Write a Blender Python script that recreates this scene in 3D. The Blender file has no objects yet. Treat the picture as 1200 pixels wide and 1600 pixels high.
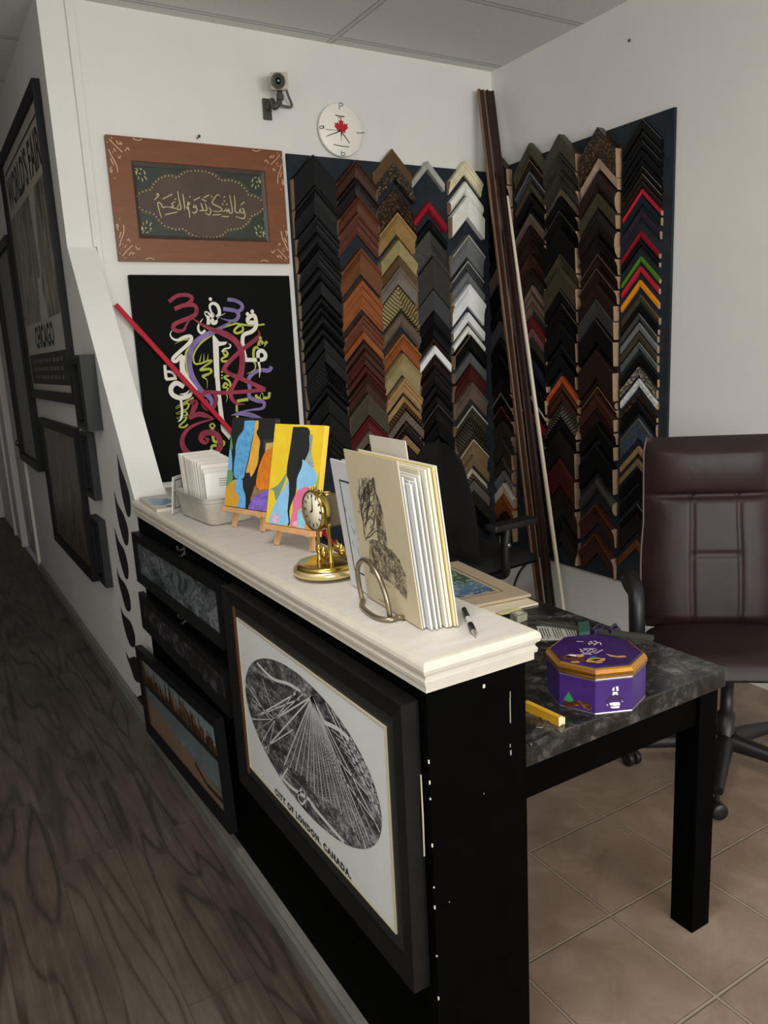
import bpy, bmesh, math, random
from mathutils import Vector, Matrix
from mathutils.geometry import tessellate_polygon
random.seed(7)
SC = bpy.context.scene
COL = SC.collection
PI = math.pi
# ------------------------------------------------------------------ camera
YAW, PITCH, ROLL, FPX = math.radians(30.65), math.radians(-11.68), math.radians(-2.88), 1209.0
CAM = Vector((0, 0, 1.55))
cf = Vector((math.sin(YAW)*math.cos(PITCH), math.cos(YAW)*math.cos(PITCH), math.sin(PITCH)))
r0 = Vector((math.cos(YAW), -math.sin(YAW), 0)); u0 = r0.cross(cf)
cr = r0*math.cos(ROLL) + u0*math.sin(ROLL); cu = -r0*math.sin(ROLL) + u0*math.cos(ROLL)
def ray(x, y): return cr*((x-600)/FPX) - cu*((y-800)/FPX) + cf
def onX(x, y, v): d = ray(x, y); return CAM + d*((v-CAM.x)/d.x)
def onY(x, y, v): d = ray(x, y); return CAM + d*((v-CAM.y)/d.y)
def onZ(x, y, v): d = ray(x, y); return CAM + d*((v-CAM.z)/d.z)
cd = bpy.data.cameras.new('camera'); cam = bpy.data.objects.new('camera', cd); COL.objects.link(cam)
cam.matrix_world = Matrix.Translation(CAM) @ Matrix((cr, cu, -cf)).transposed().to_4x4()
cd.sensor_fit = 'VERTICAL'; cd.sensor_height = 32; cd.lens = FPX*32/1600; cd.clip_start = .02
SC.camera = cam
# ------------------------------------------------------------------ room constants
XW, YB, XR, ZC = .67, 3.72, 3.05, 3.06      # corridor wall face, back wall, right wall, ceiling
CT = 1.045                                   # counter top
TT = .737                                    # table top
# ------------------------------------------------------------------ mesh builder
class MB:
    def __init__(s): s.v = []; s.f = []; s.m = []; s.sm = []
    def add(s, vs, fs, mi=0, smooth=False):
        b = len(s.v); s.v += [Vector(p) for p in vs]
        for f in fs: s.f.append([b+i for i in f]); s.m.append(mi); s.sm.append(smooth)
    def box(s, a, b, mi=0, M=None, bev=0):
        x0,y0,z0 = [min(p,q) for p,q in zip(a,b)]; x1,y1,z1 = [max(p,q) for p,q in zip(a,b)]
        if bev > 0:
            bm = bmesh.new(); bmesh.ops.create_cube(bm, size=1)
            for v in bm.verts: v.co = Vector(((x0+x1)/2+v.co.x*(x1-x0), (y0+y1)/2+v.co.y*(y1-y0), (z0+z1)/2+v.co.z*(z1-z0)))
            bmesh.ops.bevel(bm, geom=list(bm.edges), offset=bev, segments=2, affect='EDGES', profile=.5)
            bm.verts.index_update()
            vs = [v.co.copy() for v in bm.verts]; fs = [[v.index for v in f.verts] for f in bm.faces]; bm.free()
        else:
            vs = [Vector(p) for p in ((x0,y0,z0),(x1,y0,z0),(x1,y1,z0),(x0,y1,z0),(x0,y0,z1),(x1,y0,z1),(x1,y1,z1),(x0,y1,z1))]
            fs = [(0,3,2,1),(4,5,6,7),(0,1,5,4),(1,2,6,5),(2,3,7,6),(3,0,4,7)]
        if M: vs = [M @ v for v in vs]
        s.add(vs, fs, mi)
    def prism(s, poly, ext, mi=0):
        # poly: 3D points (planar), ext: extrusion vector
        n = len(poly); P = [Vector(p) for p in poly]; e = Vector(ext)
        tri = tessellate_polygon([P])
        vs = P + [p+e for p in P]
        fs = [tuple(t) for t in tri] + [tuple(n+i for i in t[::-1]) for t in tri]
        fs += [(i, (i+1) % n, n+(i+1) % n, n+i) for i in range(n)]
        s.add(vs, fs, mi)
    def poly(s, pts, mi=0):
        P = [Vector(p) for p in pts]
        s.add(P, [tuple(t) for t in tessellate_polygon([P])], mi)
    def tube(s, pts, r, mi=0, n=8, closed=False, caps=True):
        P = [Vector(p) for p in pts]; m = len(P); rs = r if isinstance(r, (list, tuple)) else [r]*m
        vs = []; up = None
        for i in range(m):
            if closed: t = P[(i+1) % m]-P[i-1]
            else: t = P[min(i+1, m-1)]-P[max(i-1, 0)]
            t.normalize()
            if up is None:
                up = Vector((0,0,1)) if abs(t.z) < .9 else Vector((1,0,0))
            a = t.cross(up)
            if a.length < 1e-5: a = t.cross(Vector((0,1,0)))
            a.normalize(); b = a.cross(t).normalized(); up = b
            for k in range(n):
                an = 2*PI*k/n; vs.append(P[i] + (a*math.cos(an)+b*math.sin(an))*rs[i])
        fs = []
        for i in range(m if closed else m-1):
            j = (i+1) % m
            for k in range(n): fs.append((i*n+k, i*n+(k+1) % n, j*n+(k+1) % n, j*n+k))
        s.add(vs, fs, mi, True)
        if caps and not closed:
            s.add(vs[:n], [tuple(range(n))[::-1]], mi); s.add(vs[-n:], [tuple(range(n))], mi)
    def lathe(s, prof, c=(0,0,0), n=32, mi=0, M=None, smooth=True, cap=True):
        vs = []; c = Vector(c)
        for r, z in prof:
            for k in range(n):
                a = 2*PI*k/n; vs.append(Vector((r*math.cos(a), r*math.sin(a), z)))
        vs = [(M @ v if M else v)+c for v in vs]
        fs = []
        for i in range(len(prof)-1):
            for k in range(n): fs.append((i*n+k, i*n+(k+1) % n, (i+1)*n+(k+1) % n, (i+1)*n+k))
        s.add(vs, fs, mi, smooth)
        if cap: s.add(vs[:n], [tuple(range(n))[::-1]], mi); s.add(vs[-n:], [tuple(range(n))], mi)
    def ball(s, c, r, mi=0, n=10):
        prof = [(max(r*math.sin(PI*i/6), r*.02), -r*math.cos(PI*i/6)) for i in range(7)]
        s.lathe(prof, c, n, mi)
    def ribbon(s, pts, w, mi=0, off=0.0, taper=False, n=4):
        # flat stroke in the local uv plane at height off
        P = smooth2(pts, n) if n > 1 else [Vector(p) for p in pts]
        m = len(P); vs = []
        for i in range(m):
            t = (P[min(i+1, m-1)]-P[max(i-1, 0)]); t.normalize() if t.length > 1e-9 else None
            k = 1.0
            if taper:
                q = i/max(m-1, 1); k = min(1, .15+4*min(q, 1-q)) if taper is True else (min(1, .1+2.5*q) if taper == 's' else min(1, .1+2.5*(1-q)))
            nn = Vector((-t.y, t.x))*w*.5*k
            vs += [Vector((P[i].x+nn.x, P[i].y+nn.y, off)), Vector((P[i].x-nn.x, P[i].y-nn.y, off))]
        s.add(vs, [(2*i+1, 2*i+3, 2*i+2, 2*i) for i in range(m-1)], mi)
    def text(s, body, M, size, mi=0, align='CENTER', sx=1.0, off=0.0, bold=0.0, sp=1.0):
        c = bpy.data.curves.new('t', 'FONT'); c.body = body; c.size = size; c.align_x = align; c.offset = bold; c.resolution_u = 3; c.space_character = sp
        o = bpy.data.objects.new('t', c); COL.objects.link(o)
        me = bpy.data.meshes.new_from_object(o.evaluated_get(bpy.context.evaluated_depsgraph_get()))
        vs = [M @ Vector((v.co.x*sx, v.co.y, off)) for v in me.vertices]; fs = [tuple(p.vertices) for p in me.polygons]
        s.add(vs, fs, mi)
        bpy.data.objects.remove(o); bpy.data.meshes.remove(me); bpy.data.curves.remove(c)
def smooth2(pts, n=4):
    P = [Vector((p[0], p[1])) for p in pts]
    if len(P) < 3: return P
    out = []
    for i in range(len(P)-1):
        p0, p1, p2, p3 = P[max(i-1, 0)], P[i], P[i+1], P[min(i+2, len(P)-1)]
        for k in range(n):
            t = k/n; t2 = t*t; t3 = t2*t
            out.append(.5*((2*p1)+(p2-p0)*t+(2*p0-5*p1+4*p2-p3)*t2+(3*p1-p0-3*p2+p3)*t3))
    out.append(P[-1]); return out
def smooth3(pts, n=6):
    P = [Vector(p) for p in pts]
    out = []
    for i in range(len(P)-1):
        p0, p1, p2, p3 = P[max(i-1, 0)], P[i], P[i+1], P[min(i+2, len(P)-1)]
        for k in range(n):
            t = k/n; t2 = t*t; t3 = t2*t
            out.append(.5*((2*p1)+(p2-p0)*t+(2*p0-5*p1+4*p2-p3)*t2+(3*p1-p0-3*p2+p3)*t3))
    out.append(P[-1]); return out
# ------------------------------------------------------------------ objects
ROOT = {}
def tagset(o, label=None, cat=None, group=None, kind=None):
    if label: o['label'] = label
    if cat: o['category'] = cat
    if group: o['group'] = group
    if kind: o['kind'] = kind
def thing(name, label, cat, M=(0,0,0), group=None):
    o = bpy.data.objects.new(name, None); COL.objects.link(o); o.empty_display_size = .05
    if not isinstance(M, Matrix): M = Matrix.Translation(Vector(M))
    o.matrix_world = M; ROOT[o.name] = M.inverted()
    tagset(o, label, cat, group); return o
def raw(name, mb, mats, parent=None):
    me = bpy.data.meshes.new(name); me.from_pydata([tuple(v) for v in mb.v], [], mb.f)
    for m in (mats if isinstance(mats, (list, tuple)) else [mats]): me.materials.append(m)
    me.polygons.foreach_set('material_index', mb.m); me.polygons.foreach_set('use_smooth', mb.sm)
    bm = bmesh.new(); bm.from_mesh(me); bmesh.ops.recalc_face_normals(bm, faces=bm.faces); bm.to_mesh(me); bm.free()
    o = bpy.data.objects.new(name, me); COL.objects.link(o)
    if parent: o.parent = parent
    return o
def rootof(o):
    while o.parent: o = o.parent
    return o
def part(name, mb, mats, parent, local=False, label=None):
    # mesh coordinates are world unless local (then in the thing's own frame)
    if not local:
        Mi = ROOT[rootof(parent).name]; mb.v = [Mi @ v for v in mb.v]
    o = raw(name, mb, mats, parent)
    if label: o['label'] = label
    return o
def solo(name, mb, mats, label, cat, group=None, M=None):
    # a thing that is one mesh; world coordinates unless M (its frame) is given
    if M is None:
        xs = [v.x for v in mb.v]; ys = [v.y for v in mb.v]; zs = [v.z for v in mb.v]
        M = Matrix.Translation(((min(xs)+max(xs))/2, (min(ys)+max(ys))/2, min(zs)))
        mb.v = [M.inverted() @ v for v in mb.v]
    o = raw(name, mb, mats); o.matrix_world = M; ROOT[o.name] = M.inverted()
    tagset(o, label, cat, group); return o
def struct(name, mb, mats, parent=None):
    o = raw(name, mb, mats, parent)
    if parent is None: o['kind'] = 'structure'; ROOT[o.name] = Matrix.Identity(4)
    return o
# local frames: (u right, v up, w out of the wall)
def FX(y, z, x): return Matrix(((0,0,-1,x),(-1,0,0,y),(0,1,0,z),(0,0,0,1)))   # walls that face -X
def FY(x, z, y): return Matrix(((1,0,0,x),(0,0,-1,y),(0,1,0,z),(0,0,0,1)))    # walls that face -Y
def FZ(x, y, z, rot=0): return Matrix.Translation((x,y,z)) @ Matrix.Rotation(rot, 4, 'Z')
def pl(M, w, x, y):
    # a photo direction met with the plane w of frame M, in local (u, v)
    Mi = M.inverted(); o = Mi @ CAM; d = Mi.to_3x3() @ ray(x, y); t = (w-o.z)/d.z
    return (o.x+d.x*t, o.y+d.y*t)
def trace(M, w, ox, oy, s): return lambda pts: [pl(M, w, ox+p[0]/s, oy+p[1]/s) for p in pts]
# ------------------------------------------------------------------ materials
def s2l(c): return c/12.92 if c <= .04045 else ((c+.055)/1.055)**2.4
def rgb(h, k=1.0):
    h = h.lstrip('#'); return tuple(min(.92, s2l(int(h[i:i+2], 16)/255)*k) for i in (0, 2, 4))
class NT:
    def __init__(s, name):
        s.m = bpy.data.materials.new(name); s.m.use_nodes = True; s.t = s.m.node_tree; s.b = s.t.nodes['Principled BSDF']
    def n(s, typ, **kw):
        d = s.t.nodes.new(typ)
        for k, v in kw.items():
            if k.startswith('i_'):
                key = k[2:].replace('_', ' '); d.inputs[int(key) if key.isdigit() else key].default_value = v
            else: setattr(d, k, v)
        return d
    def l(s, a, b): s.t.links.new(a, b)
    def math(s, op, a, b=None):
        d = s.n('ShaderNodeMath', operation=op)
        for i, q in enumerate((a, b)):
            if q is None: continue
            if isinstance(q, (int, float)): d.inputs[i].default_value = q
            else: s.l(q, d.inputs[i])
        return d.outputs[0]
    def mix(s, fac, a, b, mode='MIX'):
        d = s.n('ShaderNodeMix', data_type='RGBA', blend_type=mode)
        if isinstance(fac, (int, float)): d.inputs[0].default_value = fac
        else: s.l(fac, d.inputs[0])
        for i, q in ((6, a), (7, b)):
            if isinstance(q, tuple): d.inputs[i].default_value = (*q[:3], 1)
            else: s.l(q, d.inputs[i])
        return d.outputs[2]
    def ramp(s, fac, stops):
        d = s.n('ShaderNodeValToRGB'); e = d.color_ramp.elements
        while len(e) < len(stops): e.new(.5)
        for i, (p, c) in enumerate(stops):
            e[i].position = p; e[i].color = (*c, 1) if isinstance(c, tuple) else (c, c, c, 1)
        s.l(fac, d.inputs[0]); return d.outputs[0]
    def coord(s, kind='Object', scale=(1,1,1), rot=(0,0,0)):
        tc = s.n('ShaderNodeTexCoord'); mp = s.n('ShaderNodeMapping'); mp.inputs['Scale'].default_value = scale; mp.inputs['Rotation'].default_value = rot
        s.l(tc.outputs[kind], mp.inputs[0]); return mp.outputs[0]
    def noise(s, vec, scale=5, detail=4, rough=.6, dist=0):
        d = s.n('ShaderNodeTexNoise'); d.inputs['Scale'].default_value = scale; d.inputs['Detail'].default_value = detail
        d.inputs['Roughness'].default_value = rough; d.inputs['Distortion'].default_value = dist
        s.l(vec, d.inputs['Vector']); return d.outputs[0]
    def bump(s, h, strength=.2, dist=.01):
        d = s.n('ShaderNodeBump'); d.inputs['Strength'].default_value = strength; d.inputs['Distance'].default_value = dist
        s.l(h, d.inputs['Height']); s.l(d.outputs[0], s.b.inputs['Normal'])
    def fin(s, col=None, rough=.5, metal=0, spec=.5):
        if col is not None:
            if isinstance(col, tuple): s.b.inputs['Base Color'].default_value = (*col[:3], 1)
            else: s.l(col, s.b.inputs['Base Color'])
        s.b.inputs['Roughness'].default_value = rough; s.b.inputs['Metallic'].default_value = metal; s.b.inputs['Specular IOR Level'].default_value = spec
        return s.m
MC = {}
def mat(h, k=1.0, rough=.5, metal=0, var=.0, scale=20, bump=0, bscale=None, stretch=(1,1,1), spec=.5, name=None):
    key = (h, k, rough, metal, var, scale, bump, bscale, stretch, spec)
    if key in MC: return MC[key]
    t = NT(name or 'paint_'+h.strip('#')); c = rgb(h, k)
    if var or bump:
        v = t.coord('Object', stretch); nz = t.noise(v, scale, 5)
        if var:
            col = t.ramp(nz, [(.3, tuple(x*(1-var) for x in c)), (.7, tuple(min(.95, x*(1+var)) for x in c))])
        else: col = c
        if bump: t.bump(nz if bscale is None else t.noise(v, bscale, 3), bump, .004)
        m = t.fin(col, rough, metal, spec)
    else: m = t.fin(c, rough, metal, spec)
    MC[key] = m; return m
def grain(h, k=1.0, rough=.45, amt=.35, scale=6, stretch=(1,1,8), name='wood'):
    key = ('g', h, k, rough, amt, scale, stretch)
    if key in MC: return MC[key]
    t = NT(name); c = rgb(h, k); v = t.coord('Object', stretch)
    nz = t.noise(v, scale, 6, .65, 1.2)
    col = t.ramp(nz, [(.3, tuple(x*(1-amt) for x in c)), (.55, c), (.75, tuple(min(.95, x*(1+amt)) for x in c))])
    t.bump(nz, .15, .002); MC[key] = t.fin(col, rough); return MC[key]
KW = 1.45   # photo colour -> paint colour for things lit like the back wall
# ------------------------------------------------------------------ room materials
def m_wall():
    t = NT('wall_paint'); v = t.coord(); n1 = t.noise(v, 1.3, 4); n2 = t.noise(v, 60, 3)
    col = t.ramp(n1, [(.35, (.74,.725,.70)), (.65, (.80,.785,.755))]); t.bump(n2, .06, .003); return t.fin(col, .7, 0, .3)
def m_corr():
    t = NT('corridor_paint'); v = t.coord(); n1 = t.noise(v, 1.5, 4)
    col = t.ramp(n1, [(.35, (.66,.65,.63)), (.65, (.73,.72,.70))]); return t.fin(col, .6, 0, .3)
def m_ceiling():
    t = NT('ceiling_tiles'); v = t.coord(); sp = t.n('ShaderNodeSeparateXYZ'); t.l(v, sp.inputs[0])
    fx = t.math('PINGPONG', t.math('SUBTRACT', sp.outputs[0], 2.02), .61)
    fy = t.math('PINGPONG', t.math('SUBTRACT', sp.outputs[1], 3.03), .305)
    d = t.math('MINIMUM', fx, fy)
    bar = t.math('LESS_THAN', d, .012); edge = t.math('LESS_THAN', d, .017)
    sp2 = t.noise(v, 240, 2); n1 = t.noise(v, 1.2, 3)
    c = t.ramp(sp2, [(.3, (.62,.61,.585)), (.6, (.74,.73,.70))])
    c = t.mix(t.math('MULTIPLY', n1, .35), c, (.60,.59,.57))
    c = t.mix(edge, c, (.25,.245,.24)); c = t.mix(bar, c, (.60,.59,.57))
    t.bump(sp2, .25, .003); return t.fin(c, .85, 0, .2)
def m_woodfloor():
    t = NT('wood_planks'); v = t.coord('Object', (1,1,1), (0,0,PI/2))
    br = t.n('ShaderNodeTexBrick', offset=.37); t.l(v, br.inputs['Vector'])
    br.inputs['Scale'].default_value = 1; br.inputs['Brick Width'].default_value = 1.22; br.inputs['Row Height'].default_value = .18
    br.inputs['Mortar Size'].default_value = .0012; br.inputs['Mortar Smooth'].default_value = .1
    br.inputs['Color1'].default_value = (0,0,0,1); br.inputs['Color2'].default_value = (1,1,1,1); br.inputs['Mortar'].default_value = (.5,.5,.5,1)
    v2 = t.n('ShaderNodeVectorMath', operation='MULTIPLY_ADD'); v3 = t.coord('Object', (9,1.1,1))
    t.l(v3, v2.inputs[0]); v2.inputs[1].default_value = (1,1,1)
    cx = t.n('ShaderNodeCombineXYZ'); t.l(t.math('MULTIPLY', br.outputs[0], 13.0), cx.inputs[0]); t.l(t.math('MULTIPLY', br.outputs[0], 7.0), cx.inputs[1]); t.l(cx.outputs[0], v2.inputs[2])
    nz = t.noise(v2.outputs[0], .75, 1.5, .45, .5)
    lines = t.math('PINGPONG', t.math('MULTIPLY', nz, 7.0), .5)
    fine = t.noise(t.coord('Object', (70,3.5,1)), 1, 4, .6)
    blot = t.noise(t.coord('Object', (3,1.4,1)), 1.4, 4, .6)
    base = t.ramp(blot, [(.3, (.052,.040,.031)), (.5, (.086,.069,.053)), (.72, (.120,.099,.080))])
    c = t.mix(t.ramp(lines, [(.02, .75), (.16, .12), (.4, 0.0)]), base, (.022,.015,.011))
    c = t.mix(t.ramp(fine, [(.35, .30), (.6, 0.0)]), c, (.020,.015,.011))
    c = t.mix(t.ramp(fine, [(.55, 0.0), (.8, .35)]), c, (.16,.135,.11))
    c = t.mix(t.math('MULTIPLY', br.outputs[0], .22), c, (.11,.09,.072))
    c = t.mix(t.math('MULTIPLY', br.outputs[1], .6), c, (.02,.016,.013)); t.bump(fine, .08, .002)
    return t.fin(c, .5, 0, .3)
def m_tile():
    t = NT('ceramic_tile'); v = t.coord(); sp = t.n('ShaderNodeSeparateXYZ'); t.l(v, sp.inputs[0])
    fx = t.math('PINGPONG', t.math('SUBTRACT', sp.outputs[0], 1.768), .1665)
    fy = t.math('PINGPONG', t.math('SUBTRACT', sp.outputs[1], 1.643), .1665)
    d = t.math('MINIMUM', fx, fy); g = t.math('LESS_THAN', d, .0032); g2 = t.math('LESS_THAN', d, .0055)
    n1 = t.noise(v, 5, 6, .65, .8); n2 = t.noise(v, 23, 4)
    c = t.ramp(n1, [(.3, (.195,.135,.092)), (.5, (.26,.185,.135)), (.72, (.345,.262,.20))])
    c = t.mix(t.math('MULTIPLY', n2, .3), c, (.225,.152,.108))
    c = t.mix(g2, c, (.10,.07,.05)); c = t.mix(g, c, (.32,.26,.20))
    t.bump(t.math('MINIMUM', d, .006), .5, .3); return t.fin(c, .42, 0, .35)
def m_carpet():
    t = NT('board_carpet'); v = t.coord(); n = t.noise(v, 320, 2); n1 = t.noise(v, 7, 4)
    c = t.ramp(n1, [(.3, (.020,.026,.033)), (.7, (.033,.040,.049))]); t.bump(n, .5, .004); return t.fin(c, .95, 0, .1)
M_WALL, M_CORR, M_CEIL, M_WOODF, M_TILE, M_CARP = m_wall(), m_corr(), m_ceiling(), m_woodfloor(), m_tile(), m_carpet()
M_TRIM = mat('c9c6bf', 1.1, .45, var=.06, scale=8, name='trim_paint')
M_BLACK = mat('0a0a0a', .35, .6, var=.25, scale=15, bump=.05, bscale=80, spec=.03, name='black_paint')
M_BLKFR = mat('111112', 1.0, .3, name='black_lacquer')
M_CUT = grain('b8987a', .85, .7, .2, 30, (1,1,1), 'raw_wood')
# ------------------------------------------------------------------ shell
b = MB(); b.box((-1.1,-1.2,-.1), (.668,9.2,0)); struct('floor', b, M_WOODF)
b = MB(); b.box((.668,-1.2,-.1), (XR+.1,YB+.1,0)); struct('floor.001', b, M_TILE)
b = MB(); b.box((-1.1,-1.2,ZC), (XR+.1,9.2,ZC+.08)); struct('ceiling', b, M_CEIL)
b = MB(); b.box((XW+.122,YB,0), (XR+.1,YB+.1,ZC)); struct('wall_back', b, M_WALL)
b = MB(); b.box((XR,-1.2,0), (XR+.1,YB,ZC)); struct('wall_right', b, M_WALL)
# corridor wall: its end faces the shop, a lower part slopes down to the counter
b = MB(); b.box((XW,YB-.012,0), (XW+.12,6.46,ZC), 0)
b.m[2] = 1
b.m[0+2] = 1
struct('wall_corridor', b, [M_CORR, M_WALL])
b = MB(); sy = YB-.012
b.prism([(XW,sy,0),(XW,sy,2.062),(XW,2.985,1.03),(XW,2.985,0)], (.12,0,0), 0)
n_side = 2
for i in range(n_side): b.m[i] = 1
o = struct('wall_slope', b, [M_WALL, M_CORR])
b = MB(); b.box((XW+.108,YB-.030,2.064), (XW+.1215,YB-.0125,ZC)); b.box((XW+.1225,YB-.022,1.0), (XW+.142,YB,ZC)); struct('trim_1', b, M_WALL)
b = MB(); b.prism([(XW+.1205,sy+.002,2.10),(XW+.128,sy,2.10),(XW+.128,2.99,1.05),(XW+.1205,2.99,1.05)], (0,0,-.02), 0)
# corridor far side
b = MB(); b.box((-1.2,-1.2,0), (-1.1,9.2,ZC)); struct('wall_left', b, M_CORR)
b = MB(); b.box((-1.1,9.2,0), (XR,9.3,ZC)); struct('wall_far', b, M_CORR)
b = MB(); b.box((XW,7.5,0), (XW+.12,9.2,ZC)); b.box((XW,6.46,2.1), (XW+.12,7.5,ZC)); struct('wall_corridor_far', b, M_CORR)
b = MB()
for y0, y1 in ((6.40,6.50),(7.46,7.58)): b.box((XW-.02,y0,0), (XW-.001,y1,2.09))
b.box((XW-.02,6.40,2.09), (XW-.001,7.58,2.19)); b.box((XW+.0,6.462,0), (XW+.118,6.485,2.1)); b.box((XW+.0,7.475,0), (XW+.118,7.498,2.1))
struct('trim_2', b, M_TRIM)
b = MB(); b.box((XW+.03,6.49,.005), (XW+.07,7.47,2.08))
for z0, z1 in ((.2,.95),(1.1,1.95)):
    for y0, y1 in ((6.6,6.93),(7.03,7.36)): b.box((XW+.022,y0,z0), (XW+.03,y1,z1), bev=.004)
d1 = struct('door_1', b, mat('b9b6b0', .9, .4))
b = MB(); b.lathe([(.012,0),(.012,.03),(.028,.04),(.03,.055),(.02,.068),(.004,.07)], (XW+.03,6.6,1.0), 14, 0, Matrix.Rotation(-PI/2,4,'Y')); struct('door_handle', b, mat('8c8478', 1, .3, 1), d1)
def base_profile(y0, y1, nm):
    b = MB(); P = [(0,0),(-.024,0),(-.024,.045),(-.018,.058),(-.018,.066),(-.010,.076),(0,.078)]
    b.prism([(XW+p[0]-.001, y0, p[1]) for p in P], (0,y1-y0,0)); return struct(nm, b, mat('7a7871', .8, .45, var=.15, scale=9, spec=.3))
base_profile(1.02, 6.395, 'baseboard_left')
b = MB()
for yy in (8.05,): b.box((XW-.02,yy,0),(XW-.001,yy+.1,2.1))
struct('trim_3', b, M_TRIM)
# ------------------------------------------------------------------ sample boards
zt = 2.525
b = MB(); b.box((1.742,YB-.016,.30), (XR-.02,YB-.0005,zt)); 
solo('sample_board', b, M_CARP, 'dark blue carpeted board of corner samples on the back wall, under the round clock', 'display board', 'carpeted sample boards')
b = MB(); b.box((XR-.016,2.455,.315), (XR-.0005,YB-.02,2.535))
solo('sample_board', b, M_CARP, 'dark blue carpeted board of corner samples on right wall, behind the brown chair', 'display board', 'carpeted sample boards')
PROF = dict(flat=[(0,1),(.04,1.04),(.96,.9),(1,.82)], scoop=[(0,1),(.10,1.0),(.2,.78),(.45,.55),(.8,.48),(1,.42)],
    round=[(0,.5),(.1,.82),(.3,1),(.55,1),(.8,.8),(1,.42)], step=[(0,1),(.2,1),(.24,.8),(.5,.76),(.54,.58),(.86,.52),(.9,.42),(1,.4)],
    rev=[(0,.42),(.45,.6),(.8,1),(.94,1),(1,.85)])
CLR = dict(bk='0c0d10', bk2='0d0d0e', dk='2a1b15', vdk='1d1310', mah='412419', red2='5a2e20', cher='683620', oakb='6b3e20', org='8a4c22',
    gold='8c7040', agold='8f8158', bron='5c4428', tau='63564a', gtau='6f675e', olv='453f31', ol2='38342a', cha='3a3a36', gry='6a6c6e', dgr='424446', gdk='565b58',
    wht='dedbd6', ivo='d6d0c2', crm='cbc3a4', sil='9a9994', red='94182a', win='611a1e', mau='7c4a52', rust='b04e2c', grn='54802a', brd='b8283c',
    amb='d88a1e', nvy='222838', pur='31263a', tea='16282e', spk='3c4854', tan='9a7a50', pnk='a08a7c', dred='4a1c18', oak='7e6a4e', lt='b3a998')
WORD = dict(bk='black', bk2='glossy black', dk='dark brown', vdk='blackish brown', mah='mahogany brown', red2='reddish brown', cher='cherry brown', oakb='wide oak brown',
    org='orange brown', gold='gold', agold='antique gold', bron='bronze', tau='taupe', gtau='grey taupe', olv='olive brown', ol2='dark olive', cha='charcoal', gry='grey', dgr='dark grey', gdk='grey green',
    wht='white', ivo='ivory', crm='cream', sil='silver', red='red', win='wine red', mau='mauve', rust='rust orange', grn='green', brd='bright red', amb='amber orange',
    nvy='navy', pur='purplish', tea='dark teal', spk='speckled blue', tan='tan', pnk='pinkish taupe', dred='dark red', oak='light oak', lt='pale')
def m_sample(code, fx):
    key = ('s', code, fx)
    if key in MC: return MC[key]
    h = CLR[code]; k = .70+1.0*(sum(int(h[i:i+2],16) for i in (0,2,4))/765)
    if fx == 'orn':
        t = NT('ornate_leaf'); v = t.coord(); vo = t.n('ShaderNodeTexVoronoi'); vo.inputs['Scale'].default_value = 75; t.l(v, vo.inputs['Vector'])
        n = t.noise(v, 60, 3, .6, 1.5); c = rgb(h, k); mixd = t.math('ADD', vo.outputs[0], n)
        col = t.ramp(mixd, [(.45, tuple(min(.9, x*3.6) for x in c)), (.72, c), (1.05, tuple(x*.2 for x in c))])  # bright stop paints metallic highlights into the colour of the raised relief
        t.bump(mixd, -.9, .012); m = t.fin(col, .35, .35)
    elif fx == 'flu':
        t = NT('fluted_leaf'); v = t.coord('Object', (1,1,1), (0,0,PI/4)); w = t.n('ShaderNodeTexWave', bands_direction='X'); w.inputs['Scale'].default_value = 17; w.inputs['Distortion'].default_value = .3; t.l(v, w.inputs['Vector'])
        w2 = t.n('ShaderNodeTexWave', bands_direction='Y'); w2.inputs['Scale'].default_value = 17; t.l(v, w2.inputs['Vector'])
        sp = t.n('ShaderNodeSeparateXYZ'); t.l(t.coord(), sp.inputs[0]); side = t.math('GREATER_THAN', sp.outputs[0], 0)
        mx = t.n('ShaderNodeMix'); t.l(side, mx.inputs[0]); t.l(w2.outputs[1], mx.inputs[2]); t.l(w.outputs[1], mx.inputs[3]); c = rgb(h, k)
        col = t.ramp(mx.outputs[0], [(.2, tuple(x*.35 for x in c)), (.8, tuple(min(.9, x*1.5) for x in c))]); t.bump(mx.outputs[0], .8, .01); m = t.fin(col, .35, .3)
    elif fx == 'spk':
        t = NT('speckled'); v = t.coord(); n = t.noise(v, 160, 3); c = rgb(h, k)
        m = t.fin(t.ramp(n, [(.38, tuple(x*.45 for x in c)), (.62, tuple(min(.9, x*1.6) for x in c))]), .5)
    elif code in ('bk','bk2','tea','nvy','pur','cha'):
        m = mat(h, k, .5, var=.15, scale=30, spec=.22)
    elif code in ('wht','ivo','red','brd','grn','amb','gry','dgr'):
        m = mat(h, k, .35, var=.1, scale=30, spec=.35)
    else:
        m = grain(h, k, .42, .25, 14, (1,1,1), 'stain_'+code); m.node_tree.nodes['Principled BSDF'].inputs['Specular IOR Level'].default_value = .3
    MC[key] = m; return m
ORD = 'topmost second third fourth fifth sixth seventh eighth ninth tenth eleventh twelfth thirteenth fourteenth fifteenth sixteenth seventeenth eighteenth nineteenth twentieth twenty-first twenty-second twenty-third twenty-fourth twenty-fifth'.split()
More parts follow.
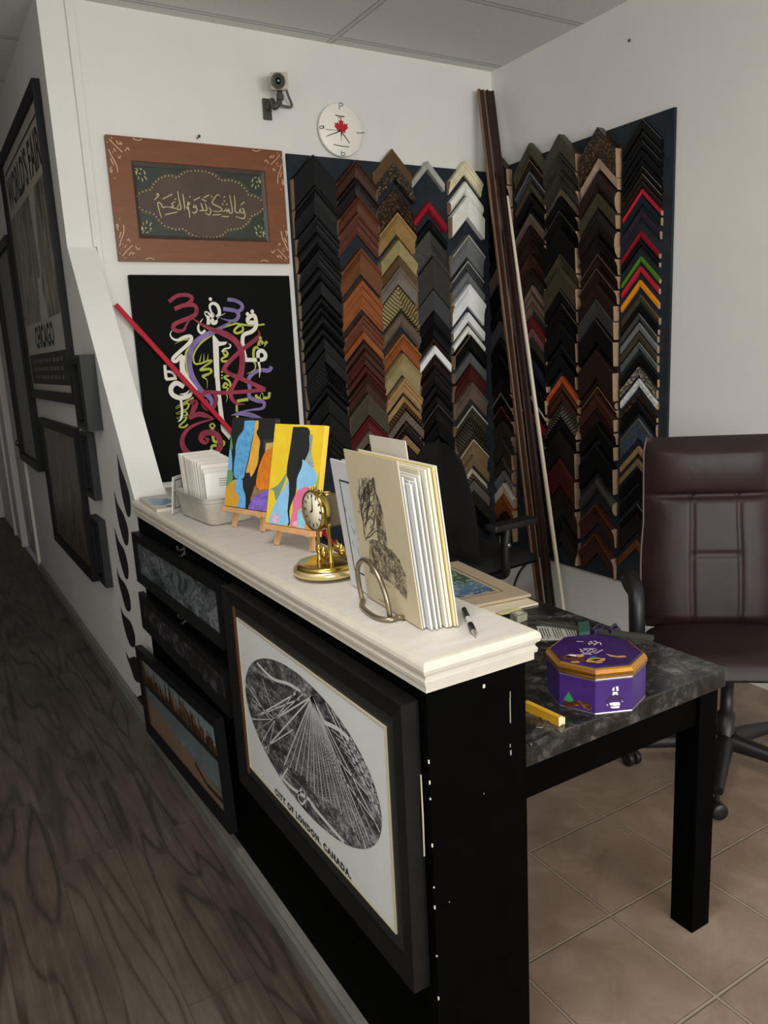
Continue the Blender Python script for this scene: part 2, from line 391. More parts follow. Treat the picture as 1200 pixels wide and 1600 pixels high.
def sample(M, h, w, code, prof, fx, lip, label, group, side, thin=False):
    dep = max(.018, min(.042, .014+.36*h)); P = PROF[prof]; g = h-.0025
    if 'rightmost' in label: dep = .016; g = h*.80
    b = MB(); sl = 1.02; pts = [(0,0)]+[(t, d*dep) for t, d in P]+[(1,0)]
    st = []
    for x in (-w, 0, w): st.append([(x, -abs(x)*sl-t*g, d+.0008) for t, d in pts])
    n = len(pts); vs = st[0]+st[1]+st[2]
    for a in (0, 1):
        for i in range(n-1): b.add([st[a][i], st[a][i+1], st[a+1][i+1], st[a+1][i]], [(0,1,2,3)], 1 if (lip and i == 1) else 0)
        b.add([st[a][0], st[a+1][0], st[a+1][-1], st[a][-1]], [(0,1,2,3)], 0)
    e = 0 if side < 0 else 2
    if thin: dep = dep; b.poly(st[e], 0)
    b.poly(st[2-e], 0 if thin else 2)                        # the far end, raw wood
    me = [m_sample(code, fx), m_sample(lip, '') if lip else M_CUT, M_CUT]
    o = solo('moulding_sample', b, me, label, 'moulding sample', group, M)
    if thin: return o
    c = MB(); c.poly(st[e], 0); part('cut_end', c, M_CUT, o, True, 'raw pale wood end'); return o
def column(plane, xt, xb, rows, name, w):
    # rows: apex row, notch row, colour, profile, surface, lip ; xt/xb: where the apexes stand at the first and last row
    pw = (YB-.048) if plane == 'B' else (XR-.048)
    y0, y1 = rows[0][0], rows[-1][0]; us = []; zs = []
    for r in rows:
        p = []
        for yy in r[:2]:
            x = xt+(xb-xt)*(yy-y0)/(y1-y0); q = onY(x, yy, pw) if plane == 'B' else onX(x, yy, pw)
            p.append(q)
        us.append(p[0].x if plane == 'B' else p[0].y); zs.append((p[0].z, p[1].z))
    u = sum(us)/len(us)
    for i, r in enumerate(rows):
        code = r[2]; prof = r[3] if len(r) > 3 else 'flat'; fx = r[4] if len(r) > 4 else ''; lip = r[5] if len(r) > 5 else None
        z0, z1 = zs[i]; jx = random.uniform(-.004, .004)
        M = FY(u+jx, z0, YB-.016) if plane == 'B' else FX(u+jx, z0, XR-.016)
        wd = WORD[code]
        if fx == 'orn': wd = 'ornate '+wd
        elif fx == 'flu': wd = 'fluted '+wd
        elif fx == 'spk' and code != 'spk': wd = 'speckled '+wd
        elif lip: wd = wd+' '+WORD[lip]+'-edged'
        od = ORD[i] if i < len(rows)-1 else 'lowest'
        sample(M, z0-z1, w, code, prof, fx, lip, f'{wd} corner sample, {od} in the {name}', 'corner samples, '+name, -1 if plane == 'B' else 1, name.startswith('bright') and i < 8)
column('B', 487, 517.5, [(242,290,'bk','flat'),(291,334,'bk','scoop'),(336,361,'bk','step'),(362,389,'bk','round'),(390,416,'bk','step'),(417,438,'bk','round'),(439,461,'bk','flat'),(462,477,'bk2','round'),(478,490,'bk2','round'),
    (491,510,'bk2','round'),(511,527,'bk2','round'),(528,546,'bk','flat'),(547,566,'bk','flat','orn'),(567,603,'bk','rev','flu'),(604,617,'bk2','round'),(618,645,'bk','flat','orn'),(646,680,'bk2','flat'),(681,715,'bk2','step')],
    'leftmost black column on back wall', .118)
column('B', 557, 577, [(250,276,'mah','scoop'),(278,304,'vdk','scoop'),(306,330,'red2','scoop'),(332,366,'red2','step'),(388,428,'oakb','scoop'),(438,483,'org','step'),(492,517,'cher','step'),(518,530,'org','flat'),
    (534,547,'mah','round'),(548,558,'mah','flat'),(559,570,'dred','flat'),(571,586,'dred','round'),(587,613,'mah','scoop'),(615,649,'olv','flat'),(651,671,'win','scoop'),(673,693,'tau','step'),(694,716,'dk','flat')],
    'brown column on back wall', .118)
column('B', 612, 638, [(231,280,'tau','rev','orn','bron'),(292,330,'bron','rev','orn'),(332,366,'gold','scoop','','tan'),(375,399,'agold','flat'),(400,417,'bron','flat'),(418,444,'gtau','scoop'),(447,483,'agold','rev','flu'),(488,511,'tau','round'),
    (522,547,'org','scoop','','gold'),(552,586,'agold','scoop','','gold'),(591,613,'tan','step'),(618,639,'bron','rev','flu','gold'),(642,657,'tau','flat','spk'),(663,677,'vdk','flat','','gold'),(680,694,'tan','step'),(695,716,'dk','flat')],
    'gold column on back wall', .116)
column('B', 668, 688, [(251,264,'sil','flat'),(313,330,'red','round'),(342,358,'bk','round'),(359,401,'cha','rev','spk'),(403,451,'cha','flat'),(453,485,'dgr','flat'),(486,505,'bk','flat'),(506,525,'bk','scoop'),(527,539,'dk','round'),
    (540,553,'wht','flat'),(555,570,'dk','scoop'),(571,598,'vdk','step'),(600,617,'bk2','round'),(618,630,'vdk','flat'),(631,656,'vdk','scoop','','dgr'),(658,680,'bk2','flat'),(682,701,'bk','round'),(703,721,'dk','scoop','','tau'),(722,745,'bk','flat'),(746,772,'vdk','flat')],
    'charcoal column on back wall', .108)
column('B', 731.5, 738, [(251,272,'crm','step'),(283,303,'ivo','round'),(307,340,'ivo','flat'),(367,401,'gry','scoop','','sil'),(407,421,'dgr','step','','sil'),(424,442,'gry','round'),(444,478,'wht','scoop'),(488,502,'wht','flat'),(509,521,'ivo','round'),
    (523,545,'bk2','flat','','tan'),(551,567,'gdk','flat'),(570,596,'dred','scoop'),(598,624,'tau','scoop'),(633,651,'olv','step','','sil'),(653,684,'olv','rev','flu'),(686,711,'oak','scoop','','lt'),(713,728,'oak','flat'),(731,749,'tau','rev','flu','lt'),(751,767,'gtau','flat'),(769,790,'ol2','flat'),(792,815,'bk','round')],
    'white and grey column on back wall', .114)
column('R', 785, 781, [(240,265,'dk','flat'),(266,300,'dk','scoop'),(302,336,'vdk','flat'),(338,360,'bk','round','','gry'),(362,384,'bk','flat','','dgr'),(386,414,'vdk','round'),(416,440,'tau','flat','','sil'),(442,470,'bk','flat'),(472,500,'bk','round'),(502,524,'dgr','flat'),(526,552,'bk','round'),(554,590,'bk2','flat','','pur'),
    (592,612,'dk','scoop'),(613,633,'vdk','step','','gry'),(634,656,'dk','scoop','','mau'),(658,684,'ol2','step'),(686,710,'ol2','flat'),(711,732,'ol2','round'),(735,750,'gry','step'),(754,769,'lt','flat'),(772,796,'org','step'),(798,820,'dk','flat')],
    'column behind the leaning mouldings', .088)
column('R', 820, 839, [(225,250,'olv','round'),(251,268,'dk','scoop','','gold'),(270,283,'dgr','scoop','','sil'),(287,301,'olv','round'),(303,318,'bk2','round'),(326,334,'bk','flat'),(335,351,'tau','flat'),(353,374,'dk','scoop'),(376,396,'dk','scoop'),(398,418,'mah','scoop'),(420,442,'dk','scoop'),
    (445,460,'tau','round'),(461,472,'tau','flat'),(475,486,'tau','scoop'),(496,511,'win','flat'),(513,526,'mau','flat'),(527,543,'ol2','flat'),(545,561,'bk','scoop'),(563,580,'nvy','flat'),(592,614,'bk','flat'),(618,642,'bk2','step','','lt'),(648,658,'red','flat'),(664,690,'nvy','flat'),(694,720,'bk','scoop'),(724,752,'dk','scoop')],
    'wine red spotted column on right wall', .118)
column('R', 879, 872, [(208,236,'olv','flat'),(237,264,'ol2','scoop'),(266,293,'ol2','scoop'),(294,304,'tau','flat'),(306,326,'bk2','scoop'),(328,351,'bk2','scoop','','dgr'),(354,394,'bk','flat'),(396,416,'olv','scoop'),(418,451,'olv','flat'),(453,471,'bk','flat','','gry'),(474,485,'bk','flat','','agold'),(487,500,'bk2','flat'),
    (502,532,'bk','flat'),(534,552,'bk','round'),(554,574,'bk','flat'),(588,598,'rust','flat'),(601,612,'mah','round'),(614,625,'mah','flat'),(627,651,'olv','rev','flu'),(654,669,'bk2','flat'),(672,712,'vdk','flat'),(716,758,'dred','flat'),(762,804,'dk','scoop'),(810,845,'vdk','rev')],
    'rust spotted column on right wall', .118)
column('R', 946, 920, [(195,242,'bron','flat','orn'),(244,261,'pnk','flat'),(263,298,'dk','round'),(300,322,'olv','flat'),(326,367,'vdk','round','','dk'),(369,394,'vdk','scoop'),(396,416,'dk','scoop','','tau'),(418,440,'dk','scoop','','tau'),(442,466,'dk','flat'),(467,495,'cha','flat'),(498,536,'bk2','flat','','dgr'),
    (546,590,'dk','flat'),(592,603,'dk','round'),(604,616,'mah','scoop','','tan'),(618,637,'mah','flat'),(639,657,'dk','scoop'),(660,681,'bk2','flat'),(694,733,'bk2','flat'),(745,766,'cha','round'),(785,815,'mah','scoop','','cher'),(830,862,'mah','scoop','','cher')],
    'gold-topped brown column on right wall', .118)
column('R', 1011, 983, [(180,200,'bk2','flat','','gry'),(202,213,'bk2','flat','','gry'),(215,227,'bk','flat','','gry'),(229,243,'bk','flat'),(246,255,'bk','flat'),(257,267,'bk2','flat','','sil'),(269,279,'dk','flat','','lt'),(281,291,'dk','flat','','tau'),(294,303,'brd','flat'),(305,320,'tea','flat'),
    (326,341,'pur','flat'),(361,370,'red','flat'),(375,384,'bk2','flat','','dgr'),(401,409,'grn','flat'),(416,426,'brd','flat'),(438,449,'amb','flat'),(461,474,'olv','flat','','tan'),(479,489,'bk2','flat'),(490,501,'dgr','flat','','sil'),(505,518,'gry','flat','','sil'),(520,533,'olv','flat','','tau'),(535,547,'gdk','flat','','sil'),(556,571,'bk2','flat'),(574,588,'lt','flat','orn'),(592,605,'ivo','flat','spk')],
    'bright-coloured upper rightmost column', .112)
column('R', 1001, 983, [(616,624,'bron','flat','orn'),(626,650,'bk2','round'),(654,692,'spk','flat','spk','tan'),(698,710,'tan','flat'),(718,730,'oak','flat'),(734,757,'bk','flat'),(760,782,'bk2','flat'),(787,799,'bk2','flat','','sil'),(801,838,'vdk','flat'),(843,858,'oakb','flat')],
    'lower rightmost column beside the chair', .112)
# ------------------------------------------------------------------ framed things on walls (local frame: u right, v up, w out)
def bars(b, W, H, bw, d0, d1, mi=0, inner=None, cx=0, cy=0):
    # four mitred bars; outer size W x H, width bw, from depth d0 to d1 (inner edge height 'inner')
    i1 = inner if inner is not None else d1
    for sx, sy, ax in ((0,1,0),(0,-1,0),(1,0,1),(-1,0,1)):
        if ax == 0: o = [(-W/2, sy*H/2), (W/2, sy*H/2)]; q = [(-W/2+bw, sy*(H/2-bw)), (W/2-bw, sy*(H/2-bw))]
        else: o = [(sx*W/2, -H/2), (sx*W/2, H/2)]; q = [(sx*(W/2-bw), -H/2+bw), (sx*(W/2-bw), H/2-bw)]
        vs = [(o[0][0]+cx,o[0][1]+cy,d0),(o[1][0]+cx,o[1][1]+cy,d0),(q[1][0]+cx,q[1][1]+cy,d0),(q[0][0]+cx,q[0][1]+cy,d0),
              (o[0][0]+cx,o[0][1]+cy,d1),(o[1][0]+cx,o[1][1]+cy,d1),(q[1][0]+cx,q[1][1]+cy,i1),(q[0][0]+cx,q[0][1]+cy,i1)]
        b.add(vs, [(0,3,2,1),(4,5,6,7),(0,1,5,4),(2,3,7,6)], mi)
def rect(b, u0, v0, u1, v1, w, mi=0): b.add([(u0,v0,w),(u1,v0,w),(u1,v1,w),(u0,v1,w)], [(0,1,2,3)], mi)
def I3(w=0): return Matrix.Translation((0,0,w))
# ---- carved wooden calligraphy frame
tl, tr_, br_, bl_ = [onY(x, y, YB-.02) for x, y in ((163,210),(440,237),(451,410),(187,410))]
cx = (tl.x+tr_.x+br_.x+bl_.x)/4; cz = (tl.z+tr_.z+br_.z+bl_.z)/4; W = ((tr_.x-tl.x)+(br_.x-bl_.x))/2; H = ((tl.z-bl_.z)+(tr_.z-br_.z))/2
M = FY(cx, cz, YB-.001)
t = thing('calligraphy_frame', 'brown carved wooden frame with gold Arabic lettering on a dark green panel', 'picture frame', M)
WOODF = grain('78431f', 1.0, .45, .18, 5, (1,6,1), 'brown_frame_wood')
GOLDR = mat('c8a888', 1.1, .35, .2, name='gold_relief'); GOLDP = mat('c4b88c', 1.1, .4, .15, name='pale_gold_relief')
bw = .098
b = MB(); bars(b, W, H, bw, 0, .028); part('frame', b, WOODF, t, True)
b = MB(); bars(b, W-2*bw+.002, H-2*bw+.002, .019, .001, .020, 0, .013); part('inner_moulding', b, mat('40342a', 1.0, .45, var=.15, scale=10), t, True)
def m_panel():
    t_ = NT('embossed_panel'); v = t_.coord(); sp = t_.n('ShaderNodeSeparateXYZ'); t_.l(v, sp.inputs[0])
    n = t_.noise(v, 9, 4)
    return t_.fin(t_.ramp(n, [(.3, rgb('18241a', 1.1)), (.7, rgb('24301f', 1.1))]), .45)
b = MB(); rect(b, -W/2+bw, -H/2+bw, W/2-bw, H/2-bw, .008); part('panel', b, m_panel(), t, True)
T3 = trace(M, .009, 150, 190, 3.75)
cloud = [(222,455),(240,420),(280,402),(318,392),(328,362),(360,332),(400,312),(440,309),(478,318),(495,302),(530,284),(590,278),(650,286),(705,306),(735,336),(790,336),(845,352),(887,396),(897,420),(940,432),(985,462),(993,500),(965,538),(915,563),(897,600),(852,634),(772,645),(745,676),(690,690),(600,688),(545,669),(510,638),(460,642),(395,620),(352,576),(338,553),(275,533),(234,500)]
cl = T3(cloud)
b = MB(); b.poly([(p[0],p[1],.0095) for p in cl]); part('medallion', b, mat('43362a', 1.05, .5, var=.25, scale=6), t, True)
bd = T3([(228,455),(246,425),(281,408),(325,398),(335,370),(362,340),(400,321),(440,318),(480,331),(495,312),(530,292),(590,287),(650,295),(698,315),(728,346),(790,345),(838,361),(880,402),(890,428),(940,442),(980,470),(985,500),(960,530),(910,555),(890,592),(848,626),(768,636),(740,667),(690,681),(600,679),(550,660),(515,629),(460,633),(400,611),(360,570),(346,545),(280,524),(240,497)])
b = MB(); acc = 0; prev = None
for i in range(len(bd)+1):
    p = Vector(bd[i % len(bd)])
    if prev is not None:
        L = (p-prev).length; s = acc
        while s < L:
            q = prev+(p-prev)*(s/L); b.ball((q.x, q.y, .0105), .0042, 0, 6); s += .0172
        acc = s-L
    prev = p
part('bead_border', b, GOLDP, t, True)
b = MB()
ol = [Vector((p[0], p[1], .010)) for p in cl]; b.tube(ol, .0016, 0, 5, True)
part('medallion_rim', b, mat('6a5a40', 1.3, .4, .2), t, True)
TX = trace(M, .010, 230, 290, 7.06)
strokes = [[(1070,180),(1030,215)],[(1030,262),(1028,295),(1062,300),(1062,262),(1035,252)],[(1062,262),(1078,330),(1060,365),(1000,350)],[(958,110),(968,200),(970,285),(1008,302),(1020,262)],[(908,105),(926,200),(938,295),(905,298),(900,262),(880,290),(868,262),(848,288),(820,272)],
 [(800,112),(770,104),(728,160),(720,200),(790,235),(822,262),(800,286),(720,282)],[(680,240),(702,280),(682,325),(640,300)],[(600,150),(650,175)],[(640,200),(657,270),(600,276)],[(590,192),(612,268),(574,276)],[(520,212),(508,238),(540,240),(530,212)],[(540,235),(548,268),(528,302),(490,292)],
 [(440,180),(470,198),(442,214),(460,182)],[(445,205),(460,280),(468,355)],[(390,90),(405,180),(412,265)],[(335,60),(350,160),(372,255),(332,262),(345,205)],[(310,180),(270,200),(288,226),(258,240),(300,250),(332,256)],[(258,240),(200,236),(170,242),(150,202),(115,190),(130,270),(155,355)],
 [(170,150),(275,95)],[(195,322),(330,292)],[(75,160),(125,112),(110,90),(103,110)],[(510,165),(580,130)],[(620,135),(680,105)],[(720,325),(810,320)],[(820,340),(900,345)],[(430,230),(445,262)]]
b = MB()
for s in strokes:
    P = [Vector((p.x, p.y, .011)) for p in smooth2(TX(s), 4)]; k = len(P)
    b.tube(P, [.0034*(.55+.45*math.sin(PI*(i+.7)/(k+.4))) for i in range(k)], 0, 6)
for d in ((985,345),(850,170),(832,205),(876,207),(850,125),(712,122),(470,125),(307,150)):
    p = TX([d])[0]; b.ball((p[0], p[1], .011), .0044, 0, 8)
part('lettering', b, GOLDP, t, True)
# swirls: traced at one corner, mirrored to the others
TC = trace(M, .029, 160, 205, 7.62)
sw = [[(80,95),(155,175),(238,250)],[(165,110),(190,150),(235,152),(205,128)],[(72,215),(112,300),(165,400),(182,490)],[(95,325),(132,400)],[(105,420),(93,470),(110,495),(114,455)],[(268,240),(296,198),(322,228)],[(185,300),(205,325),(216,290)],[(130,205),(160,245)],[(360,85),(420,110),(470,98)]]
fl = [[(400,500),(382,490),(412,480),(400,520)],[(360,640),(408,690),(385,600),(360,540),(355,490),(395,475)],[(322,375),(345,600),(372,775)],[(430,540),(430,570)],[(470,560),(480,600)],[(500,535),(530,580)],[(490,470),(515,510)],[(440,445),(470,460)],[(395,440),(420,470)]]
def mir(P, mx, my): return [((-p[0] if mx else p[0]), (-p[1] if my else p[1])) for p in P]
for mx in (0, 1):
    for my in (0, 1):
        b = MB(); b2 = MB()
        for s in sw: b.tube([Vector((p.x, p.y, .029)) for p in smooth2(mir(TC(s), mx, my), 4)], .0030, 0, 5)
        for d in ((110,80),(60,128),(122,250),(460,98),(150,560)):
            p = mir(TC([d]), mx, my)[0]; b.ball((p[0], p[1], .029), .0038, 0, 6)
        for s in fl: b2.tube([Vector((p.x, p.y, .0095)) for p in smooth2(mir(trace(M, .009, 160, 205, 7.62)(s), mx, my), 4)], .0026, 0, 5)
        for d in ((355,420),(445,505),(700,425),(505,505)):
            p = mir(trace(M, .009, 160, 205, 7.62)([d]), mx, my)[0]; b2.ball((p[0], p[1], .0095), .0050, 0, 6)
        part('corner_scroll', b, GOLDR, t, True); part('corner_flower', b2, GOLDP, t, True)

p = onY(309, 216, YB-.01)
b = MB(); b.tube([(p.x, YB-.001, p.z), (p.x, YB-.03, p.z+.004)], .003, 0, 8); b.lathe([(.006,0),(.007,.002),(.003,.004)], (p.x, YB-.03, p.z+.004), 10, 0, Matrix.Rotation(PI/2,4,'X'))
solo('nail', b, mat('4a4038', 1.3, .4, .7), 'small dark nail above the brown calligraphy frame', 'nail')
q = onX(983, 63, XR-.004)
b = MB(); b.lathe([(.007,0),(.007,.003),(.003,.006)], (XR-.001, q.y, q.z), 10, 0, Matrix.Rotation(-PI/2,4,'Y'))
solo('nail', b, mat('4a4038', 1.3, .4, .7), 'lone dark nail head high on the right wall', 'nail')
# ---- painted canvas
tl, tr_ = onY(200.5,429,YB-.03), onY(452,431,YB-.03); x0, x1 = tl.x+.002, tr_.x; zt_ = (tl.z+tr_.z)/2; zb = .99
M = FY((x0+x1)/2, (zt_+zb)/2, YB-.001); W = x1-x0; H = zt_-zb
t = thing('painted_canvas', 'large black canvas painted with swirling maroon, white, purple and lime calligraphy', 'painting', M)
b = MB(); b.box((-W/2,-H/2,0), (W/2,H/2,.030), bev=.003); part('canvas', b, mat('0c0c0c', .7, .7, var=.2, scale=40, spec=.12), t, True)
K2 = trace(M, .031, 260, 450, 7.5); K3 = trace(M, .031, 250, 570, 6.667)
u1 = .00072
S = []   # tracer, width (crop px), colour, points, taper
MR, WH, PU, YL = 0, 1, 2, 3
S += [(K2,16,YL,[(1150,425),(1000,440),(870,425),(800,420),(640,475),(540,545),(400,650),(320,780),(330,880),(400,885),(500,850),(530,860),(430,930),(400,965),(510,955),(510,1000),(430,1040)],0),
 (K2,20,YL,[(890,440),(895,500),(830,530),(795,505),(840,450),(895,438)],0),(K2,12,YL,[(390,865),(410,770)],'e'),(K2,12,YL,[(440,865),(440,765)],'e'),(K2,12,YL,[(480,855),(490,770)],'e'),
 (K2,18,YL,[(95,655),(200,610),(290,610),(280,680),(230,760),(235,900),(260,1040)],'s'),(K2,26,YL,[(1180,625),(1120,690),(1080,670),(1100,620),(1130,650),(1120,690),(1030,710),(1025,850),(1045,900),(1030,960),(945,1005)],1),
 (K2,18,YL,[(660,760),(690,735),(720,770),(690,790),(665,760)],0),(K2,18,YL,[(720,790),(650,830),(660,860),(720,855)],0),
 (K3,18,YL,[(735,105),(670,130),(720,170),(730,220),(660,235),(680,190),(712,230),(690,290),(702,340),(690,390)],1),(K3,14,YL,[(420,50),(520,40),(535,80),(450,110),(450,130),(490,160),(490,250)],1),
 (K3,26,YL,[(800,380),(860,368),(920,360)],0),(K3,20,YL,[(800,420),(800,455),(800,490)],0),(K3,20,YL,[(805,530),(805,555),(805,580)],0),(K3,24,YL,[(1000,310),(1010,340),(1060,340),(1062,300),(1062,340),(1130,340),(1140,285)],0),
 (K3,15,YL,[(350,340),(260,390),(165,450),(290,400),(280,460),(170,510),(260,490),(280,520),(180,560),(270,540),(260,580),(200,640),(250,650),(290,620)],0),(K3,14,YL,[(545,608),(570,635),(545,662),(520,635),(545,608)],0),
 (K3,24,YL,[(545,660),(550,740),(570,800),(660,800),(660,830),(640,840)],0),(K3,24,YL,[(590,840),(540,850),(540,920)],0),
 (K2,32,PU,[(715,135),(800,145),(880,190),(880,250),(800,275),(665,245)],1),(K2,34,PU,[(665,245),(800,265),(845,310),(820,370),(750,385),(625,350)],1),
 (K2,46,PU,[(780,385),(700,430),(600,490),(450,560),(340,640),(280,760),(270,900),(300,1040)],'s'),(K3,42,PU,[(305,-5),(330,100),(380,200),(440,280),(500,320),(540,380),(520,430),(480,360)],'e'),
 (K3,34,PU,[(1165,20),(1130,60),(1050,55),(970,90),(925,150),(935,250),(930,330),(1000,370),(1080,390),(1070,450),(950,470),(840,490),(740,525)],1),(K3,40,PU,[(740,525),(840,510),(930,520),(1010,550),(1110,610)],'s'),
 (K2,30,WH,[(690,295),(590,345),(560,320),(520,270),(510,205),(550,180),(600,210),(622,290),(590,345),(535,380),(545,412),(580,400),(570,350),(520,322),(460,290),(490,350),(490,430)],'s'),(K2,20,WH,[(430,355),(380,430),(375,490),(410,530),(455,495)],'s'),
 (K2,30,WH,[(70,490),(45,540),(70,590),(130,610),(200,580),(280,565),(290,610),(230,680),(150,750),(75,830),(110,860),(160,810),(190,790)],'s'),(K2,46,WH,[(192,790),(185,900),(195,1000),(215,1050)],0),(K3,44,WH,[(230,0),(245,80),(290,160),(340,230),(375,275)],0),
 (K2,36,WH,[(1030,405),(960,400),(960,350),(1020,320),(1045,360),(1050,450),(1000,510),(900,560),(900,700),(930,840)],0),(K2,36,WH,[(918,842),(1030,842),(1140,835),(1160,780),(1120,735),(1075,760),(1080,860),(1095,950),(1090,1050)],'e'),
 (K3,24,WH,[(50,0),(56,80),(65,150)],0),(K3,24,WH,[(60,150),(120,146),(175,138)],0),(K3,20,WH,[(58,75),(100,72),(140,90),(160,130)],0),(K3,38,WH,[(250,230),(170,190),(115,240),(130,310),(210,345),(300,320),(320,270),(270,300),(205,305)],1),(K3,20,WH,[(215,350),(230,470),(220,560),(185,595)],'e'),
 (K2,14,WH,[(650,750),(680,715),(740,700),(750,665),(720,655)],1),
 (K2,32,MR,[(30,160),(120,95),(220,80),(295,105),(290,150),(240,185),(170,215),(95,245)],1),(K2,36,MR,[(95,245),(200,205),(300,195),(350,230),(345,300),(290,340),(180,385),(90,430),(85,480),(140,505),(205,490),(235,430),(270,380),(330,360)],1),
 (K2,54,MR,[(310,355),(400,420),(520,480),(640,520),(760,580),(840,660),(880,750),(890,850),(880,960),(865,1060)],'s'),(K3,34,MR,[(850,20),(835,80),(790,170),(745,260),(740,330),(780,390),(830,410),(890,410)],'e'),
 (K2,38,MR,[(1075,490),(1090,545),(1050,600),(880,730),(720,880),(680,945)],'s'),(K3,36,MR,[(650,35),(720,90),(860,150),(980,205),(1095,258)],0),(K3,32,MR,[(1100,258),(900,278),(640,292),(520,285),(460,292),(435,340),(450,420),(500,465),(560,440),(588,360),(565,295)],0),
 (K3,42,MR,[(310,390),(370,390),(360,440),(330,500),(300,550)],1),(K3,40,MR,[(300,550),(400,515),(480,530),(570,565)],1),(K3,50,MR,[(570,560),(520,575),(400,610),(290,670),(235,760),(240,850),(300,930),(400,970),(520,960),(600,900),(630,830),(600,740),(530,705),(450,720),(430,770),(470,800),(490,760)],'s')]
b = MB()
for i, (tr0, w, c, pts, tp) in enumerate(S):
    b.ribbon(tr0(pts), w*u1*(7.0 if tr0 is K2 else 7.5)/7.0*.76, c, .0306+i*.00002, tp or False, 5)
for tr0, c, dots in ((K2,WH,[(515,130,18),(950,305,20),(1005,275,20)]),(K2,YL,[(1100,585,17)]),(K3,YL,[(645,75,9),(645,110,9),(645,140,9)])):
    for x, y, r in dots:
        q = tr0([(x, y)])[0]; rr = r*u1*.66; b.add([(q[0]+rr*math.cos(a*PI/7), q[1]+rr*math.sin(a*PI/7), .0316) for a in range(14)], [tuple(range(14))], c)
b.poly([(p[0],p[1],.0314) for p in K2([(540,560),(560,552),(620,630),(715,630),(690,665),(612,682),(622,1050),(562,1050)])], WH)
b.poly([(p[0],p[1],.03142) for p in K3([(560,-30),(607,-30),(635,320),(665,560),(735,740),(720,780),(640,690),(610,480),(585,270)])], WH)
# the maroon band passes over the white stroke
b.ribbon(K3([(740,286),(640,292),(520,285)]), 34*u1*.64, MR, .03150, False, 3)
part('painted_design', b, [mat('8e3446', 1.05, .6, var=.35, scale=14, spec=.2), mat('d2cec4', 1.2, .6), mat('7a6a9c', 1.05, .6, var=.3, scale=14, spec=.2), mat('aab04c', 1.1, .6, var=.2, scale=14, spec=.2)], t, True)
# ---- security camera
c0 = onY(436, 127, YB-.13)
t = thing('security_camera', 'beige box security camera on a dark wall bracket above the brown frame', 'camera', (c0.x, YB, c0.z-.16))
Rz = Matrix.Translation(c0) @ Matrix.Rotation(math.radians(-24), 4, 'Z') @ Matrix.Rotation(math.radians(14), 4, 'X')
b = MB(); b.box((-.040,-.022,-.036), (.040,.10,.036), 0, Rz, .006); part('housing', b, mat('a8a290', 1.35, .45), t)
b = MB(); b.lathe([(.031,0),(.033,.006),(.033,.016),(.026,.02),(.026,.014),(.018,.012)], (0,0,0), 24, 0, Rz @ Matrix.Translation((-.004,-.020,0)) @ Matrix.Rotation(PI/2,4,'X')); ln = part('lens', b, mat('4a4840', 1.3, .3, .4), t)
b = MB(); b.lathe([(.0175,0),(.0165,.004),(.011,.008),(.004,.0095)], (0,0,0), 20, 0, Rz @ Matrix.Translation((-.004,-.031,0)) @ Matrix.Rotation(PI/2,4,'X')); part('lens_glass', b, mat('050507', 1, .05), ln)
b = MB(); k0 = Rz @ Vector((.0,.04,-.037)); e = onY(417, 172, YB-.004)
b.tube([k0, k0+Vector((0,0,-.02))], .012, 0, 12); b.tube([k0+Vector((0,0,-.014)), k0+Vector((0,0,-.040))], .017, 0, 12)
a0 = k0+Vector((0,0,-.045))
b.tube(smooth3([a0, a0+Vector((-.03,.005,-.03)), (e.x+.01, YB-.05, e.z+.03), (e.x, YB-.016, e.z+.005)], 5), [.013]*11+[.015]*5, 0, 10)
b.box((e.x-.022, YB-.014, e.z-.045), (e.x+.022, YB-.001, e.z+.05), bev=.004)
part('bracket', b, mat('3c3833', 1.3, .45), t)
b = MB(); s0 = Rz @ Vector((.03,.09,-.02)); s1 = onY(456, 166, YB-.03); b.tube(smooth3([s0, s0+Vector((.01,.0,-.03)), s1, s1+Vector((-.04,.0,-.004)), a0+Vector((-.0,.012,-.01))], 6), .006, 0, 8); part('cable', b, mat('55504a', 1.3, .5), t)
# ---- wall clock
cc = onY(532, 203, YB-.03); rad = .100
l_, r_ = onY(499,203,YB-.03), onY(567,205,YB-.03); rad = (r_.x-l_.x)/2; M = FY((l_.x+r_.x)/2, cc.z, YB-.017)
t = thing('wall_clock', 'round white clock with a red maple leaf at its centre', 'clock', M)
b = MB(); b.lathe([(rad,0),(rad,.010),(rad-.004,.013),(.001,.013)], (0,0,0), 48); part('face', b, mat('d3d0c8', 1.4, .4), t, True)
leaf = [(0,1),(.14,.72),(.3,.8),(.24,.42),(.42,.6),(.5,.48),(.78,.54),(.68,.3),(.82,.2),(.42,-.14),(.48,-.32),(.06,-.24),(.05,-.62)]
leaf = leaf+[(-x, y) for x, y in leaf[::-1]]
b = MB(); b.poly([(x*.050, y*.052+.004, .0136) for x, y in leaf]); part('maple_leaf', b, mat('a01424', 1.4, .5), t, True)
b = MB(); TW = trace(M, .0142, 390, 90, 5.714); ink = mat('1c1a1a', 1, .5)
for s, w in (([(800,465),(803,410),(825,408),(832,425),(808,438)],.0035),([(955,668),(975,674),(1000,672),(1030,668)],.0035),([(820,830),(822,872),(850,870),(848,850),(824,850)],.0035),([(660,612),(632,612),(630,632),(655,630),(660,606),(664,634)],.0035),([(765,512),(800,522),(848,527)],.005),([(790,535),(825,541)],.003),([(750,775),(820,790),(888,798)],.0038)):
    b.ribbon(TW(s), w, 0, .0142, False, 4)
part('numerals', b, ink, t, True)
